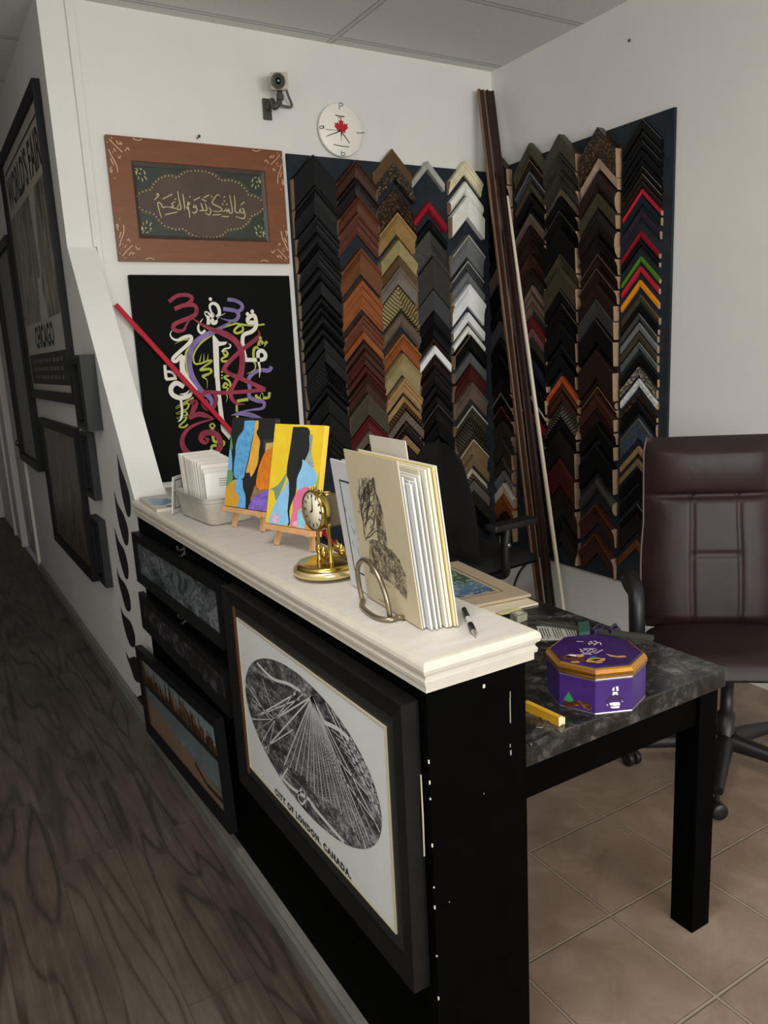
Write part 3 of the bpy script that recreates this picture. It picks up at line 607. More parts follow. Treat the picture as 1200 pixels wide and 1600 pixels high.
for nm, P, w in (('hour_hand',[(812,655),(685,703)],.005),('minute_hand',[(812,650),(893,765)],.005),('second_hand',[(680,643),(815,650),(818,745)],.0022)):
    b = MB(); q = TW(P)
    for i in range(len(q)-1):
        d = Vector((q[i+1][0]-q[i][0], q[i+1][1]-q[i][1])).normalized(); nn = Vector((-d.y, d.x))*w/2
        b.prism([(q[i][0]+nn.x,q[i][1]+nn.y,.0155),(q[i][0]-nn.x,q[i][1]-nn.y,.0155),(q[i+1][0]-nn.x*.6,q[i+1][1]-nn.y*.6,.0155),(q[i+1][0]+nn.x*.6,q[i+1][1]+nn.y*.6,.0155)], (0,0,.001))
    part(nm, b, ink, t, True)
# ---- long mouldings
def stick(p0, p1, w, d, m, label, group, lipm=None, wdir=None):
    # flat length of moulding from p0 (foot) to p1 (top)
    p0 = Vector(p0); p1 = Vector(p1); ax = (p1-p0).normalized(); wd = Vector(wdir); wd = (wd-ax*wd.dot(ax)).normalized(); nd = ax.cross(wd).normalized()
    if nd.y > 0: nd = -nd
    prof = [(-.5,0),(-.5,.8),(-.38,1),(-.25,.95),(-.1,.6),(.2,.5),(.34,.75),(.5,.7),(.5,0)]
    b = MB(); L = p1-p0
    base = [p0+wd*(a*w)+nd*(c*d) for a, c in prof]; n = len(base)
    vs = base+[q+L for q in base]
    for i in range(n):
        j = (i+1) % n; b.add([vs[i],vs[j],vs[n+j],vs[n+i]], [(0,1,2,3)], 1 if (lipm and i in (0,1,6)) else 0)
    b.poly(base, 2); b.poly([q+L for q in base], 2)
    X = ax; Mx = Matrix.Translation(p0) @ Matrix((wd, nd*-1 if False else nd, ax)).transposed().to_4x4()
    if Mx.determinant() < 0: Mx = Matrix.Translation(p0) @ Matrix((-wd, nd, ax)).transposed().to_4x4()
    b.v = [Mx.inverted() @ v for v in b.v]
    return solo('moulding_stick', b, [m, lipm or m, M_CUT], label, 'moulding', group, Mx)
GST = 'long mouldings leaning in the corner'
DKW = grain('2a1a14', 1.0, .25, .4, 5, (3,3,.3), 'dark_walnut'); BRW = grain('3c261c', 1.0, .3, .45, 5, (3,3,.3), 'walnut'); LIP = grain('86664e', 1.0, .4, .25, 6, (1,1,.3), 'walnut_edge')
ft = onZ(862, 985, 0); ftx, fty = ft.x, ft.y
def foot(x): q = onZ(x, 985, 0.002); return Vector((q.x, q.y, .003))
def topp(x, y): return onY(x, y, YB-.055)
stick(foot(848), topp(750,142), .041, .022, BRW, 'long brown moulding, left of two dark ones leaning in the corner', GST, LIP, (1,-.25,0))
stick(foot(863)+Vector((0,-.004,0)), topp(763.5,144), .050, .024, DKW, 'long dark brown moulding, right of two dark ones leaning in the corner', GST, None, (1,-.25,0))
stick(foot(878)+Vector((0,-.03,0)), onX(783,310,XR-.056)+Vector((-.0,-.045,0)), .018, .018, mat('c6bfae', 1.45, .45), 'slender cream moulding leaning beside the dark mouldings', GST, None, (1,-.25,0))
a = onY(180,476,YB-.055); c = onY(357,670,YB-.055); d = (c-a); e = a+d*((.02-a.z)/d.z)
stick(e, a, .022, .014, mat('a0182a', 1.45, .4), 'red moulding leaning diagonally across the black calligraphy canvas', GST, None, (1,0,1))
# ------------------------------------------------------------------ pictures along the corridor wall
def pic_frame(label, cat, name, ya, yb, z0, z1, depth, bw, fm, rot=0, xw=XW, mat_w=0, matm=None, group=None):
    # ya: far edge, yb: near edge
    W = ya-yb; H = z1-z0
    M = FX((ya+yb)/2, (z0+z1)/2, xw-.0015) @ Matrix.Rotation(rot, 4, 'Z')
    t = thing(name, label, cat, M, group)
    b = MB(); bars(b, W, H, bw, 0, depth, 0, depth*.8); part('frame', b, fm, t, True)
    b = MB(); b.box((-W/2+bw*.5,-H/2+bw*.5,.001), (W/2-bw*.5,H/2-bw*.5,depth*.35)); 
    if matm: part('mat_board', b, matm, t, True)
    return t, M, W, H
FRK = mat('121315', .7, .5, spec=.2, name='frame_black')
def m_streak(cols, scale, stretch, name, dist=2.0, k=1.0, rough=.35):
    t = NT(name); v = t.coord('Object', stretch); n = t.noise(v, scale, 6, .6, dist)
    return t.fin(t.ramp(n, [(p, rgb(c, k)) for p, c in cols]), rough)
xf = XW-.032
q1, q2, q3 = onX(50,103,xf), onX(112,630,xf), onX(48,622,xf)
t, M, W, H = pic_frame("black framed fair poster lettered CHICAGO, largest on the corridor wall", 'poster', 'framed_poster', 5.36, (q1.y+q2.y)/2, (q2.z+q3.z)/2, q1.z-.03, .032, .05, FRK)
b = MB(); rect(b, -W/2+.045, -H/2+.045, W/2-.045, H/2-.045, .012); part('poster_paper', b, mat('8f8a80', 1.5, .6, var=.1, scale=6), t, True)
b = MB(); iw, ih = W/2-.085, H/2-.085
rect(b, -iw, -ih+.34, iw, ih-.27, .0124); part('poster_picture', b, m_streak([(.25,'1c1d20'),(.42,'3a3830'),(.52,'6c6248'),(.6,'8a8272'),(.75,'24262a')], 3.2, (3,.55,1), 'poster_print', 2.2, 1.3), t, True)
b = MB(); b.poly([(.12,ih-.27,.0127),(.30,ih-.27,.0127),(.22,.05,.0127),(.17,-.15,.0127)]); b.poly([(-.02,-ih+.34,.0127),(.22,-ih+.34,.0127),(.16,-ih+.55,.0127),(.05,-ih+.55,.0127)])
part('poster_tower', b, mat('9a958c', 1.4, .6), t, True)
b = MB(); b.text("WORLD'S FAIR", Matrix.Translation((0,ih-.225,.0128)), .235, 0, sx=.80*W/1.5, bold=.006); part('poster_title', b, mat('17181a', 1, .6), t, True); b = MB(); b.text('CHICAGO', Matrix.Translation((0,-ih+.205,.0128)), .16, 0, sx=.9, bold=.005)
part('poster_city_name', b, mat('17181a', 1, .6), t, True); b = MB(); rect(b, -iw, -ih, iw, -ih+.17, .0128); part('poster_footer', b, mat('17181a', 1, .6), t, True); b = MB(); rect(b, -iw, ih-.03, iw, ih-.018, .0128); part('poster_rule', b, mat('17181a', 1, .6), t, True)
b = MB()
for i in range(3):
    for k in range(9):
        x = -iw*.8+k*iw*.18; rect(b, x, -ih+.03+i*.045, x+iw*random.uniform(.08,.15), -ih+.05+i*.045, .0131)
part('poster_small_print', b, mat('55524c', 1.3, .6), t, True)
q1, q2 = onX(75,738,XW-.05), onX(2,380,XW-.05)
t, M, W, H = pic_frame('very dark framed picture beyond the fair poster, deep in the corridor', 'picture', 'framed_picture', 6.34, 5.40, .90, 2.36, .045, .05, FRK)
b = MB(); rect(b, -W/2+.045, -H/2+.045, W/2-.045, H/2-.045, .02); part('picture', b, m_streak([(.3,'0c0e0f'),(.6,'1c2221'),(.8,'30342e')], 2.5, (1,1,1), 'dark_print'), t, True)
def shadow(label, tlx, trx, brx, z0, z1, dep, cols, seed):
    xf = XW-dep; ya = onX(*tlx, xf).y; yb = onX(*trx, XW).y
    t, M, W, H = pic_frame(label, 'picture', 'shadow_box_frame', ya, yb, z0, z1, dep, .035, mat('2c2d2f', 1.0, .5, spec=.2))
    b = MB(); bars(b, W-.05, H-.05, .012, dep*.5, dep+.004, 0); part('inner_rim', b, FRK, t, True)
    b = MB(); rect(b, -W/2+.03, -H/2+.03, W/2-.03, H/2-.03, dep*.3); part('picture', b, m_streak(cols, 3+seed, (1,2,1), 'box_print', 1.5), t, True)
shadow('small deep box frame right beside the lower corner of fair poster', (107,552), (147,548), None, 1.285, 1.60, .06, [(.3,'101113'),(.55,'2c2a2a'),(.7,'4a4644')], 1)
shadow('small box frame in the middle of the lower corridor row', (122,668), (147,672), None, .955, 1.262, .032, [(.3,'241f20'),(.55,'46393a'),(.75,'685a58')], 2)
shadow('small box frame nearest the floor, beside the painted leaves', (139,800), (164,808), None, .545, .862, .032, [(.3,'1a1617'),(.55,'352c2b'),(.75,'4a3f3d')], 3)
t, M, W, H = pic_frame('wide dark framed painting hung low in the corridor, below fair poster', 'picture', 'framed_picture', 5.18, 3.98, .49, 1.262, .03, .05, FRK)
b = MB(); rect(b, -W/2+.045, -H/2+.045, W/2-.045, H/2-.045, .014); part('picture', b, m_streak([(.28,'1a2422'),(.42,'3b3228'),(.55,'5a4a38'),(.66,'6e5c46'),(.8,'2a2622')], 2.4, (1.6,.8,1), 'old_painting', 2.4), t, True)
# ---- painted leaves on the corridor wall beside the counter
LM = FX(3.1, .6, XW-.001); TL_ = trace(LM, 0, 160, 700, 3.556)
lv = [[(83,35),(100,105),(130,190),(152,270),(157,350),(150,382),(135,365),(112,270),(95,170)],[(66,240),(85,310),(115,365),(140,440),(145,510),(138,540),(122,525),(95,430),(78,340)],[(68,445),(90,515),(120,565),(140,640),(145,700),(140,728),(125,715),(100,630),(80,540)],
 [(80,665),(95,715),(125,755),(150,820),(158,885),(150,908),(130,890),(108,810),(90,740)],[(102,885),(118,925),(155,965),(178,1030),(182,1090),(172,1108),(150,1085),(128,1020),(112,950)],[(130,1130),(150,1168),(182,1160),(208,1220),(212,1285),(203,1303),(180,1285),(158,1220),(140,1170)],[(178,1390),(195,1412),(218,1375),(240,1440),(250,1500),(244,1512),(212,1460),(190,1425)]]
lt = thing('wall_decal', 'column of seven black leaf shapes on the wall beside the counter', 'wall decal', LM)
for i, P in enumerate(lv):
    pp_ = TL_(P); pp_ = [(max(min(p[0], .125), -1.2), max(p[1], -.52)) for p in pp_]
    b = MB(); s = smooth2(pp_+[pp_[0]], 4)[:-1]; b.prism([(p.x,p.y,.0) for p in s], (0,0,.0012)); part('leaf', b, mat('0a0a0b', 1, .5), lt, True)
# ------------------------------------------------------------------ the counter
CX0, CX1, CY0, CY1 = XW, .890, 1.022, 2.983
ct = thing('counter', 'black service counter with a white moulded top', 'counter', ((CX0+CX1)/2, 2.0, 0))
b = MB(); b.box((CX0,CY0,0), (CX1,CY1,.99)); part('body', b, M_BLACK, ct)
CHIP = mat('8e8b80', 1.0, .6, name='bare_filler'); CHW = mat('d0ccbe', 1.1, .6)
def chip(a, c, m): b = MB(); b.box(a, c); part('paint_chip', b, m, ct, label='pale chip in the black paint')
for (px, py, w, h) in ((756,1072,.005,.007),(797,1085,.0018,.012),(797,1110,.0022,.05),(797,1165,.002,.006),(798,1176,.003,.010),(756,1240,.002,.002),(702,1409,.002,.002),(830,1163,.002,.003)):
    p = onY(px, py, CY0); chip((p.x-w/2, CY0-.0006, p.z-h/2), (p.x+w/2, CY0+.001, p.z+h/2), CHW if px == 756 and py < 1100 else CHIP)
for py in (1190,1223,1249,1323,1390,1422,1500,1568):
    h = random.choice((.003,.004,.007)); p = onY(671, py, CY0); chip((CX0-.0006, CY0-.0006, p.z-h/2), (CX0+.0015, CY0+.0015, p.z+h/2), CHW)
for (px, py) in ((498,1000),(426,1404),(510,1373),(463,1310)):
    p = onX(px, py, CX0); chip((CX0-.0006, p.y-.0015, p.z-.0015), (CX0+.001, p.y+.0015, p.z+.0015), CHIP)
def m_top():
    t = NT('counter_top_laminate'); v = t.coord('Object', (2,14,1), (0,0,math.radians(28))); n = t.noise(v, 4, 6, .65, .6); v2 = t.coord(); n2 = t.noise(v2, 3, 4)
    c = t.ramp(n, [(.3, (.56,.53,.49)), (.7, (.68,.655,.62))]); c = t.mix(t.math('MULTIPLY', n2, .35), c, (.52,.49,.46)); return t.fin(c, .45, 0, .35)
TX0, TX1, TY0, TY1 = XW-.014, CX1+.012, CY0-.020, CY1-.002
b = MB(); b.box((TX0+.003,TY0+.003,CT-.02), (TX1-.003,TY1,CT)); part('top_panel', b, m_top(), ct)
b = MB()
pr = [(.012,-.058),(.004,-.056),(.004,-.043),(.000,-.041),(-.001,-.034),(.003,-.028),(.001,-.024),(-.004,-.020),(-.0055,-.013),(-.004,-.006),(.000,-.0005),(.006,.0004),(.016,.0004),(.016,-.058)]
def loop(o, dz): return [(TX0+o, TY1, CT+dz), (TX0+o, TY0+o, CT+dz), (TX1-o, TY0+o, CT+dz), (TX1-o, TY1, CT+dz)]
L = [loop(o, dz) for o, dz in pr]
for i in range(len(pr)):
    a, c_ = L[i], L[(i+1) % len(pr)]
    for k in range(3): b.add([a[k],a[k+1],c_[k+1],c_[k]], [(0,1,2,3)])
part('edge_moulding', b, mat('d0cabc', 1.0, .4, var=.05, scale=25), ct, label='white stepped edge moulding')
# hooks on the black front
for px, py, lb in ((280,862,'upper chrome coat hook on the black counter front'),(282,968,'lower chrome coat hook on the black counter front')):
    p = onX(px, py, XW-.02); b = MB(); x = XW-.001
    b.box((x-.005,p.y-.008,p.z-.014), (x,p.y+.008,p.z+.014), bev=.002); b.tube(smooth3([(x-.004,p.y,p.z+.006),(x-.016,p.y,p.z+.004),(x-.024,p.y,p.z+.012),(x-.023,p.y,p.z+.018)],4), .0035, 0, 8); b.tube(smooth3([(x-.004,p.y,p.z-.006),(x-.012,p.y,p.z-.016),(x-.018,p.y,p.z-.012)],4), .003, 0, 8)
    solo('coat_hook', b, mat('57534c', .9, .4, .8), lb, 'hook', 'hooks on the counter front')
# ------------------------------------------------------------------ pictures on the counter front
def at(x, y, X): p = onX(x, y, X); return p
def qbox(X, pts): P = [onX(x, y, X) for x, y in pts]; return P
# upper cloud picture
P = qbox(.640, [(207.5,845),(331.6,917),(342.5,993.4),(217.5,902.8)])
ya, yb = (P[0].y+P[3].y)/2, (P[1].y+P[2].y)/2; z1, z0 = (P[0].z+P[1].z)/2, (P[2].z+P[3].z)/2
t, M, W, H = pic_frame('long black framed picture of stormy clouds, topmost on the counter front', 'picture', 'framed_picture', ya+.03, yb-.03, z0-.03, z1+.025, .028, .034, FRK, math.radians(1.5))
b = MB(); rect(b, -W/2+.03, -H/2+.03, W/2-.03, H/2-.03, .016); part('picture', b, m_streak([(.30,'202428'),(.43,'3c444a'),(.5,'747c82'),(.54,'343a3f'),(.62,'868c90'),(.72,'3a3430')], 7, (1,1.8,1), 'storm_print', .8, .8), t, True)
P = qbox(.655, [(219,935.6),(350,1056),(358,1113.7),(231.6,981)])
ya, yb = (P[0].y+P[3].y)/2, (P[1].y+P[2].y)/2; z1, z0 = (P[0].z+P[1].z)/2, (P[2].z+P[3].z)/2
t, M, W, H = pic_frame('long black framed night city picture, below the stormy cloud picture', 'picture', 'framed_picture', ya+.03, yb-.03, z0-.012, z1+.03, .020, .034, FRK, math.radians(.5))
def m_night():
    t_ = NT('night_city_print'); v = t_.coord('Object', (1,1,1)); vo = t_.n('ShaderNodeTexVoronoi', distance='MANHATTAN'); vo.inputs['Scale'].default_value = 26; t_.l(v, vo.inputs['Vector']); n = t_.noise(v, 7, 4)
    return t_.fin(t_.ramp(t_.math('MULTIPLY', vo.outputs[0], n), [(.12, rgb('4c4c52',.9)), (.3, rgb('26262b')), (.5, rgb('141417'))]), .35)
b = MB(); rect(b, -W/2+.03, -H/2+.03, W/2-.03, H/2-.03, .012); part('picture', b, m_night(), t, True)
# skyline picture, hung crooked
P = qbox(.634, [(220.6,1024.7),(337.8,1134),(358.7,1278.7),(234.7,1132.5)])
W = P[0].y-P[1].y; dz = P[1].z-P[0].z; ang = math.atan2(dz, W); H = ((P[0].z-P[3].z)+(P[1].z-P[2].z))/2*math.cos(ang); W = W/math.cos(ang)
M = FX(sum(p.y for p in P)/4, sum(p.z for p in P)/4, XW-.0225) @ Matrix.Rotation(ang, 4, 'Z')
t = thing('framed_picture', 'black framed lakeside skyline picture with a sandy beach, lowest on the counter front', 'picture', M)
b = MB(); bars(b, W+.075, H+.075, .041, 0, .026, 0, .022); part('frame', b, FRK, t, True)
b = MB(); w = .014; a, h = W/2, H/2
rect(b, -a, -h+.62*H, a, h, w, 0); rect(b, -a, -h+.22*H, a, -h+.62*H, w, 1); b.poly([(-a,-h,w+.0002),(a,-h,w+.0002),(a,-h+.20*H,w+.0002),(.1*a,-h+.27*H,w+.0002),(-.5*a,-h+.36*H,w+.0002),(-a,-h+.42*H,w+.0002)], 2)
x = -a
while x < a-.006:
    bwid = random.uniform(.008,.020); hh = H*random.uniform(.13,.33)*(1.0 if x < -.25 else .9)
    rect(b, x, -h+.60*H, min(x+bwid,a), -h+.60*H+hh, w+.0002, 3 if random.random() < .6 else 4); x += bwid*.62
for xx, hh in ((-.07,.36),(.06,.37),(.10,.30)): rect(b, xx-.006, -h+.62*H, xx+.006, -h+.62*H+H*hh, w+.0003, 5)
x = -a
while x < a: rect(b, x, -h+.57*H, min(x+.03,a), -h+.57*H+H*random.uniform(.05,.12), w+.0004, 5); x += .022
for i in range(24):
    xx = random.uniform(-.3*a, a); rect(b, xx, -h+.27*H-.02*xx+random.uniform(0,.02), min(xx+.02,a), -h+.275*H-.02*xx+random.uniform(.002,.024), w+.0004, 6)
b.poly([(.32*a,-h+.20*H,w+.0005),(.36*a,-h+.24*H,w+.0005),(.6*a,-h+.13*H,w+.0005),(.95*a,-h+.16*H,w+.0005),(.98*a,-h+.20*H,w+.0005),(.95*a,-h+.10*H,w+.0005),(.6*a,-h+.08*H,w+.0005)], 5)
part('picture', b, [mat('6f8289', 1.05, .3, var=.1, scale=3), mat('5f6a70', 1.0, .3, var=.15, scale=10), mat('7c6452', .95, .4, var=.12, scale=12), mat('6a4c36', 1.0, .4, var=.4, scale=45), mat('8a684a', 1.0, .4, var=.4, scale=45), mat('241e1a', 1, .4), mat('7e8a88', 1, .4)], t, True)
# big map print
o1, o2, o3, o4 = qbox(.628, [(347,921),(614,1090),(630,1505),(380,1193)])
P = qbox(.635, [(367,970),(592,1138),(614,1455),(388,1200)])
ya, yb = (P[0].y+P[3].y)/2, (P[1].y+P[2].y)/2; z1, z0 = (P[0].z+P[1].z)/2, (P[2].z+P[3].z)/2; bw = .078
t, M, W, H = pic_frame('large black framed oval bird’s-eye city map on the counter front'.replace('’',"'"), 'picture', 'framed_map', ya+bw, yb-bw, z0-bw, z1+bw, .036, .042, mat('141312', .8, .45, var=.3, scale=20, spec=.25), 0)
pw, ph = ya-yb, z1-z0
b = MB(); bars(b, W-.082, H-.082, .038, .002, .024, 0); 
part('inner_frame', b, mat('2a2825', .9, .5, spec=.25), t, True)
b = MB(); b.box((-W/2+.002,-H/2+.03,.0362), (-W/2+.034,H/2-.03,.0365))
rect(b, -W/2+.041, -H/2+.045, -W/2+.043, H/2-.045, .035, 0); b = MB(); b.box((-W/2+.043,-H/2+.045,.0241), (-W/2+.060,H/2-.045,.0248)); part('wood_edge', b, grain('6a4230', 1.2, .4, .3, 10, (1,.2,1), 'reddish_edge'), t, True, 'reddish brown wooden edge')
b = MB(); rect(b, -pw/2, -ph/2, pw/2, ph/2, .026); part('paper', b, mat('b9bab9', 1.35, .5, var=.05, scale=4), t, True)
b = MB(); bars(b, pw+.012, ph+.012, .004, .024, .0275); part('fillet', b, mat('b8ae98', 1.2, .4), t, True)
TM = trace(M, .0262, 330, 900, 2.5)
ov = TM([(133,430),(135,370),(155,325),(200,308),(260,330),(330,375),(400,435),(470,505),(540,590),(600,690),(640,790),(662,880),(667,960),(655,1050),(635,1100),(608,1120),(560,1100),(500,1055),(430,985),(360,900),(290,805),(220,690),(170,590),(145,510)])
# fitted ellipse
us = [p[0] for p in ov]; vs_ = [p[1] for p in ov]; ex, ey = (max(us)+min(us))/2, (max(vs_)+min(vs_))/2; ea, eb = (max(us)-min(us))/2, (max(vs_)-min(vs_))/2
def m_map():
    t_ = NT('engraved_map'); v = t_.coord('Object', (1,1.2,1)); n = t_.noise(v, 34, 6, .75, 2.5); n2 = t_.noise(t_.coord('Object', (1,3,1), (0,0,.5)), 8, 4, .6, 1.2)
    s_ = t_.math('ADD', t_.math('MULTIPLY', n, .6), t_.math('MULTIPLY', n2, .5))
    return t_.fin(t_.ramp(s_, [(.44, rgb('161718')), (.53, rgb('3a3b3d')), (.60, rgb('6a6b6c',1.0)), (.68, rgb('a4a5a5',1.1))]), .5)
b = MB(); b.add([(ex+ea*math.cos(k*PI/36), ey+eb*math.sin(k*PI/36), .0265) for k in range(72)], [tuple(range(72))]); part('map_oval', b, m_map(), t, True)
b = MB()
def clip(P): 
    out = []
    for p in P:
        if ((p[0]-ex)/ea)**2+((p[1]-ey)/eb)**2 < .985: out.append(p)
    return out
def street(p, q, w, mi=0):
    n = 24; P = clip([(p[0]+(q[0]-p[0])*k/n, p[1]+(q[1]-p[1])*k/n) for k in range(n+1)])
    if len(P) > 2: b.ribbon(P, w, mi, .0268, False, 1)
hub = TM([(395,470)])[0]
ends = TM([(150,620),(190,700),(285,740),(330,760),(375,800),(405,850),(437,870),(470,890),(510,930),(560,1000),(605,1060),(640,1090),(660,1000)])
for e_ in ends: street(hub, e_, .0040)
for i in range(2, len(ends)-1):
    street(hub, ((ends[i][0]+ends[i+1][0])/2, (ends[i][1]+ends[i+1][1])/2), .0022)
hub2 = TM([(250,560)])[0]
for e_ in TM([(140,560),(150,620),(175,690),(215,720),(330,450),(360,460),(200,400),(160,480)]): street(hub2, e_, .0024)
for k in range(9):
    a_, c_ = TM([(455+16*k, 470+34*k), (560+12*k, 560+38*k)]); street(a_, c_, .0018)
    a_, c_ = TM([(470+18*k, 600+30*k), (660-2*k, 760+26*k)]); street(a_, c_, .0018)
for k in range(34):
    f = .10+.0265*k
    for i in range(2, len(ends)-2):
        p = (hub[0]+(ends[i][0]-hub[0])*f, hub[1]+(ends[i][1]-hub[1])*f); q = (hub[0]+(ends[i+1][0]-hub[0])*f, hub[1]+(ends[i+1][1]-hub[1])*f); street(p, q, .0011, 1)
for p, q, w in (((140,570),(330,460),.004),((150,560),(345,480),.003),((180,690),(320,600),.003),((420,440),(660,930),.004),((470,520),(655,890),.003),((520,570),(640,850),.003),((150,440),(230,560),.004),((430,640),(650,900),.003),((450,700),(640,960),.003),((300,750),(270,800),.005)):
    a_, c_ = TM([p, q]); street(a_, c_, w)
for P, w in (([(270,780),(320,830),(345,890),(380,870),(400,900),(450,960),(520,1040),(560,1100)],.010),([(355,830),(340,860),(355,890),(372,870),(362,835)],.006),([(180,340),(240,400),(300,420),(350,450)],.008),([(440,570),(500,600),(540,640)],.010)):
    q = clip(TM(P)); 
    if len(q) > 2: b.ribbon(q, w, 0, .0269, False, 4)
part('map_streets', b, [mat('b4b5b4', 1.3, .5), mat('8c8d8d', 1.1, .5)], t, True)
b = MB(); p0, p1 = TM([(250,838),(548,1178)]); 
b.text('CITY OF LONDON, CANADA.', Matrix.Translation(((p0[0]+p1[0])/2, p0[1]-.006 if False else (p0[1]+p1[1])/2-.006, .0268)), .0225, 0, sx=1.10, bold=.0014, sp=1.25)
part('map_title', b, mat('2c2c2d', 1, .6), t, True)
b = MB(); b.tube([(XW-.004, yb-bw-.002, .82), (XW-.006, yb-bw-.006, .74), (XW-.004, yb-bw-.002, .66)], .0016, 0, 6); part('backing_paper', b, mat('c9bfa8', .9, .6), t)
# ------------------------------------------------------------------ things on the counter
PINE = grain('c9996a', 1.15, .5, .18, 12, (1,1,.4), 'pine')
def easel_set(BL, W, H, feet, lab_e, lab_c, base, edge, polys, tr0, group):
    az = math.radians(-17); l = Vector((-math.sin(az), -math.cos(az), 0)); n = Vector((-math.cos(az), math.sin(az), 0)); ln_ = math.radians(13)
    v = -n*math.sin(ln_)+Vector((0,0,math.cos(ln_))); w = l.cross(v)
    M = Matrix.Translation(Vector(BL)) @ Matrix((l, v, w)).transposed().to_4x4()
    t = thing('canvas_painting', lab_c, 'painting', M, group)
    b = MB(); b.box((0,0,-.017), (W,H,0), bev=.0015); part('canvas', b, mat(edge, 1.25, .55), t, True)
    b = MB(); rect(b, .0008, .0008, W-.0008, H-.0008, .0003, 0)
    T = tr0(M)
    mats = [base]
    for i, (c, P) in enumerate(polys):
        q = smooth2(T(P)+[T(P)[0]], 3)[:-1]; q = [(min(max(p[0],.001),W-.001), min(max(p[1],.001),H-.001), .0005+i*.00006) for p in q]
        b.poly(q, len(mats)); mats.append(c)
    part('painted_design', b, mats, t, True)
    # easel
    d0 = -(BL[2]-CT)/math.cos(ln_)             # v of the counter along the lean
    e = thing('tabletop_easel', lab_e, 'easel', M, group.replace('paintings', 'easels'))
    b = MB(); b.box((.004,-.016,-.030), (W-.002,-.001,.012), bev=.0015); part('ledge', b, PINE, e, True)
    f1, f2 = feet
    for f, tp in ((f1, .42), (f2, .58)):
        b = MB(); a = Vector((W*f, d0+.0085, -.0245)); c = Vector((W*tp, H*.92, -.0255)); ax = (c-a).normalized(); s = Vector((1,0,0)); s = (s-ax*s.dot(ax)).normalized(); k = ax.cross(s)
        sec = [s*.0065+k*.005, -s*.0065+k*.005, -s*.0065-k*.005, s*.0065-k*.005]
        kk = a.lerp(c, .0); vs = [kk+q for q in sec]+[c+q for q in sec]
        b.add(vs, [(0,1,2,3),(4,7,6,5),(0,4,5,1),(1,5,6,2),(2,6,7,3),(3,7,4,0)]); part('leg', b, PINE, e, True)
    Mi = M.inverted(); top = Vector((W*.5,H*.86,-.038)); gw = M @ top; ft = Mi @ Vector((gw.x+.05, gw.y+.016, CT+.008))
    b = MB(); b.tube([ft, top], .006, 0, 4); part('rear_leg', b, PINE, e, True)
    return M
TE = lambda M: trace(M, .0004, 340, 640, 6.316)
Cc = lambda h, var=.0, sc=30: mat(h, 1.2, .45, var=var, scale=sc)
BLK = mat('202122', 1.0, .45, var=.2, scale=20)
easel_set((.771,2.262,1.112), .205, .272, (.13,.80), 'pine easel holding the blue painting', 'blue, orange and black abstract canvas on an easel, nearer the card tray', BLK, '1e1f20',
 [(Cc('5f8f63',.1),[(125,200),(140,300),(150,370),(135,405),(95,408),(110,280)]),(Cc('6aaaea',.1),[(100,405),(135,403),(142,600),(80,602)]),(Cc('5f9166',.1),[(84,600),(145,603),(150,690),(120,740),(60,780)]),
  (Cc('5a9fe2',.35,60),[(265,112),(375,112),(365,200),(340,300),(320,400),(300,500),(275,600),(250,680),(170,672),(160,560),(175,450),(180,350),(210,260),(255,200)]),
  (Cc('d9a440',.12),[(375,112),(405,112),(400,190),(385,230),(420,310),(410,400),(400,520),(370,600),(330,665),(315,620),(280,620),(310,500),(330,380),(350,290),(365,200)]),
  (Cc('c9982f',.08),[(68,780),(175,685),(180,790),(215,870),(190,985),(40,975)]),(Cc('62a6e6',.2,60),[(182,690),(245,690),(250,770),(275,850),(275,960),(260,992),(185,987),(215,870),(170,790)]),
  (Cc('3a3632',.1),[(450,300),(600,300),(600,360),(470,400)]),(Cc('c0a060',.2),[(480,330),(640,330),(620,420),(480,440)]),(Cc('e07a20',.25,50),[(480,400),(640,380),(620,560),(560,740),(490,795),(385,770),(400,600),(445,470)]),(Cc('8a6a52',.3,60),[(372,740),(400,790),(490,790),(480,840),(400,900),(325,900),(345,820)]),
  (Cc('7f62c2',.35,60),[(296,1000),(330,905),(400,840),(480,800),(560,800),(540,1030),(460,1020)])], TE, 'small canvas paintings on the counter')
easel_set((.777,1.950,1.108), .196, .272, (.13,.87), 'pine easel holding the yellow painting', 'yellow, black and pale blue abstract canvas on an easel, beside the brass clock', Cc('e8be2c',.12,12), 'dcb636',
 [(BLK,[(745,172),(890,178),(915,280),(905,400),(835,560),(790,680),(770,830),(740,900),(710,1000),(715,1120),(690,1135),(690,900),(705,720),(680,620),(720,350)]),
  (Cc('6d8a78',.2),[(690,620),(650,740),(580,900),(555,800),(515,790),(600,740),(660,650)]),(Cc('86bbe6',.08),[(700,690),(705,830),(690,1000),(690,1140),(510,1120),(530,1020),(580,900),(640,800)]),
  (Cc('8a9a9a',.2),[(905,250),(940,260),(925,420),(950,560),(880,600),(860,520),(905,400)]),(Cc('86bbe6',.1),[(840,490),(920,560),(975,620),(970,740),(880,765),(790,805),(785,680),(830,570)]),
  (Cc('a8ba4a',.1),[(1010,600),(1060,600),(1040,830),(970,830),(975,700)]),(Cc('d4709a',.1),[(790,800),(880,760),(930,800),(880,850),(860,950),(790,1000),(790,1150),(715,1140),(740,1000),(745,900),(770,840)]),
  (Cc('8abde4',.25,60),[(930,800),(990,780),(950,1000),(900,1195),(790,1160),(800,1000),(870,960),(880,860)]),(Cc('d08a52'),[(870,1120),(910,1110),(905,1180),(860,1170)]),(Cc('e4a8bc',.3,90),[(545,1035),(590,1025),(602,1105),(545,1105)]),(Cc('e4a8bc',.3,90),[(740,1120),(785,1100),(790,1150),(745,1145)])], TE, 'small canvas paintings on the counter')
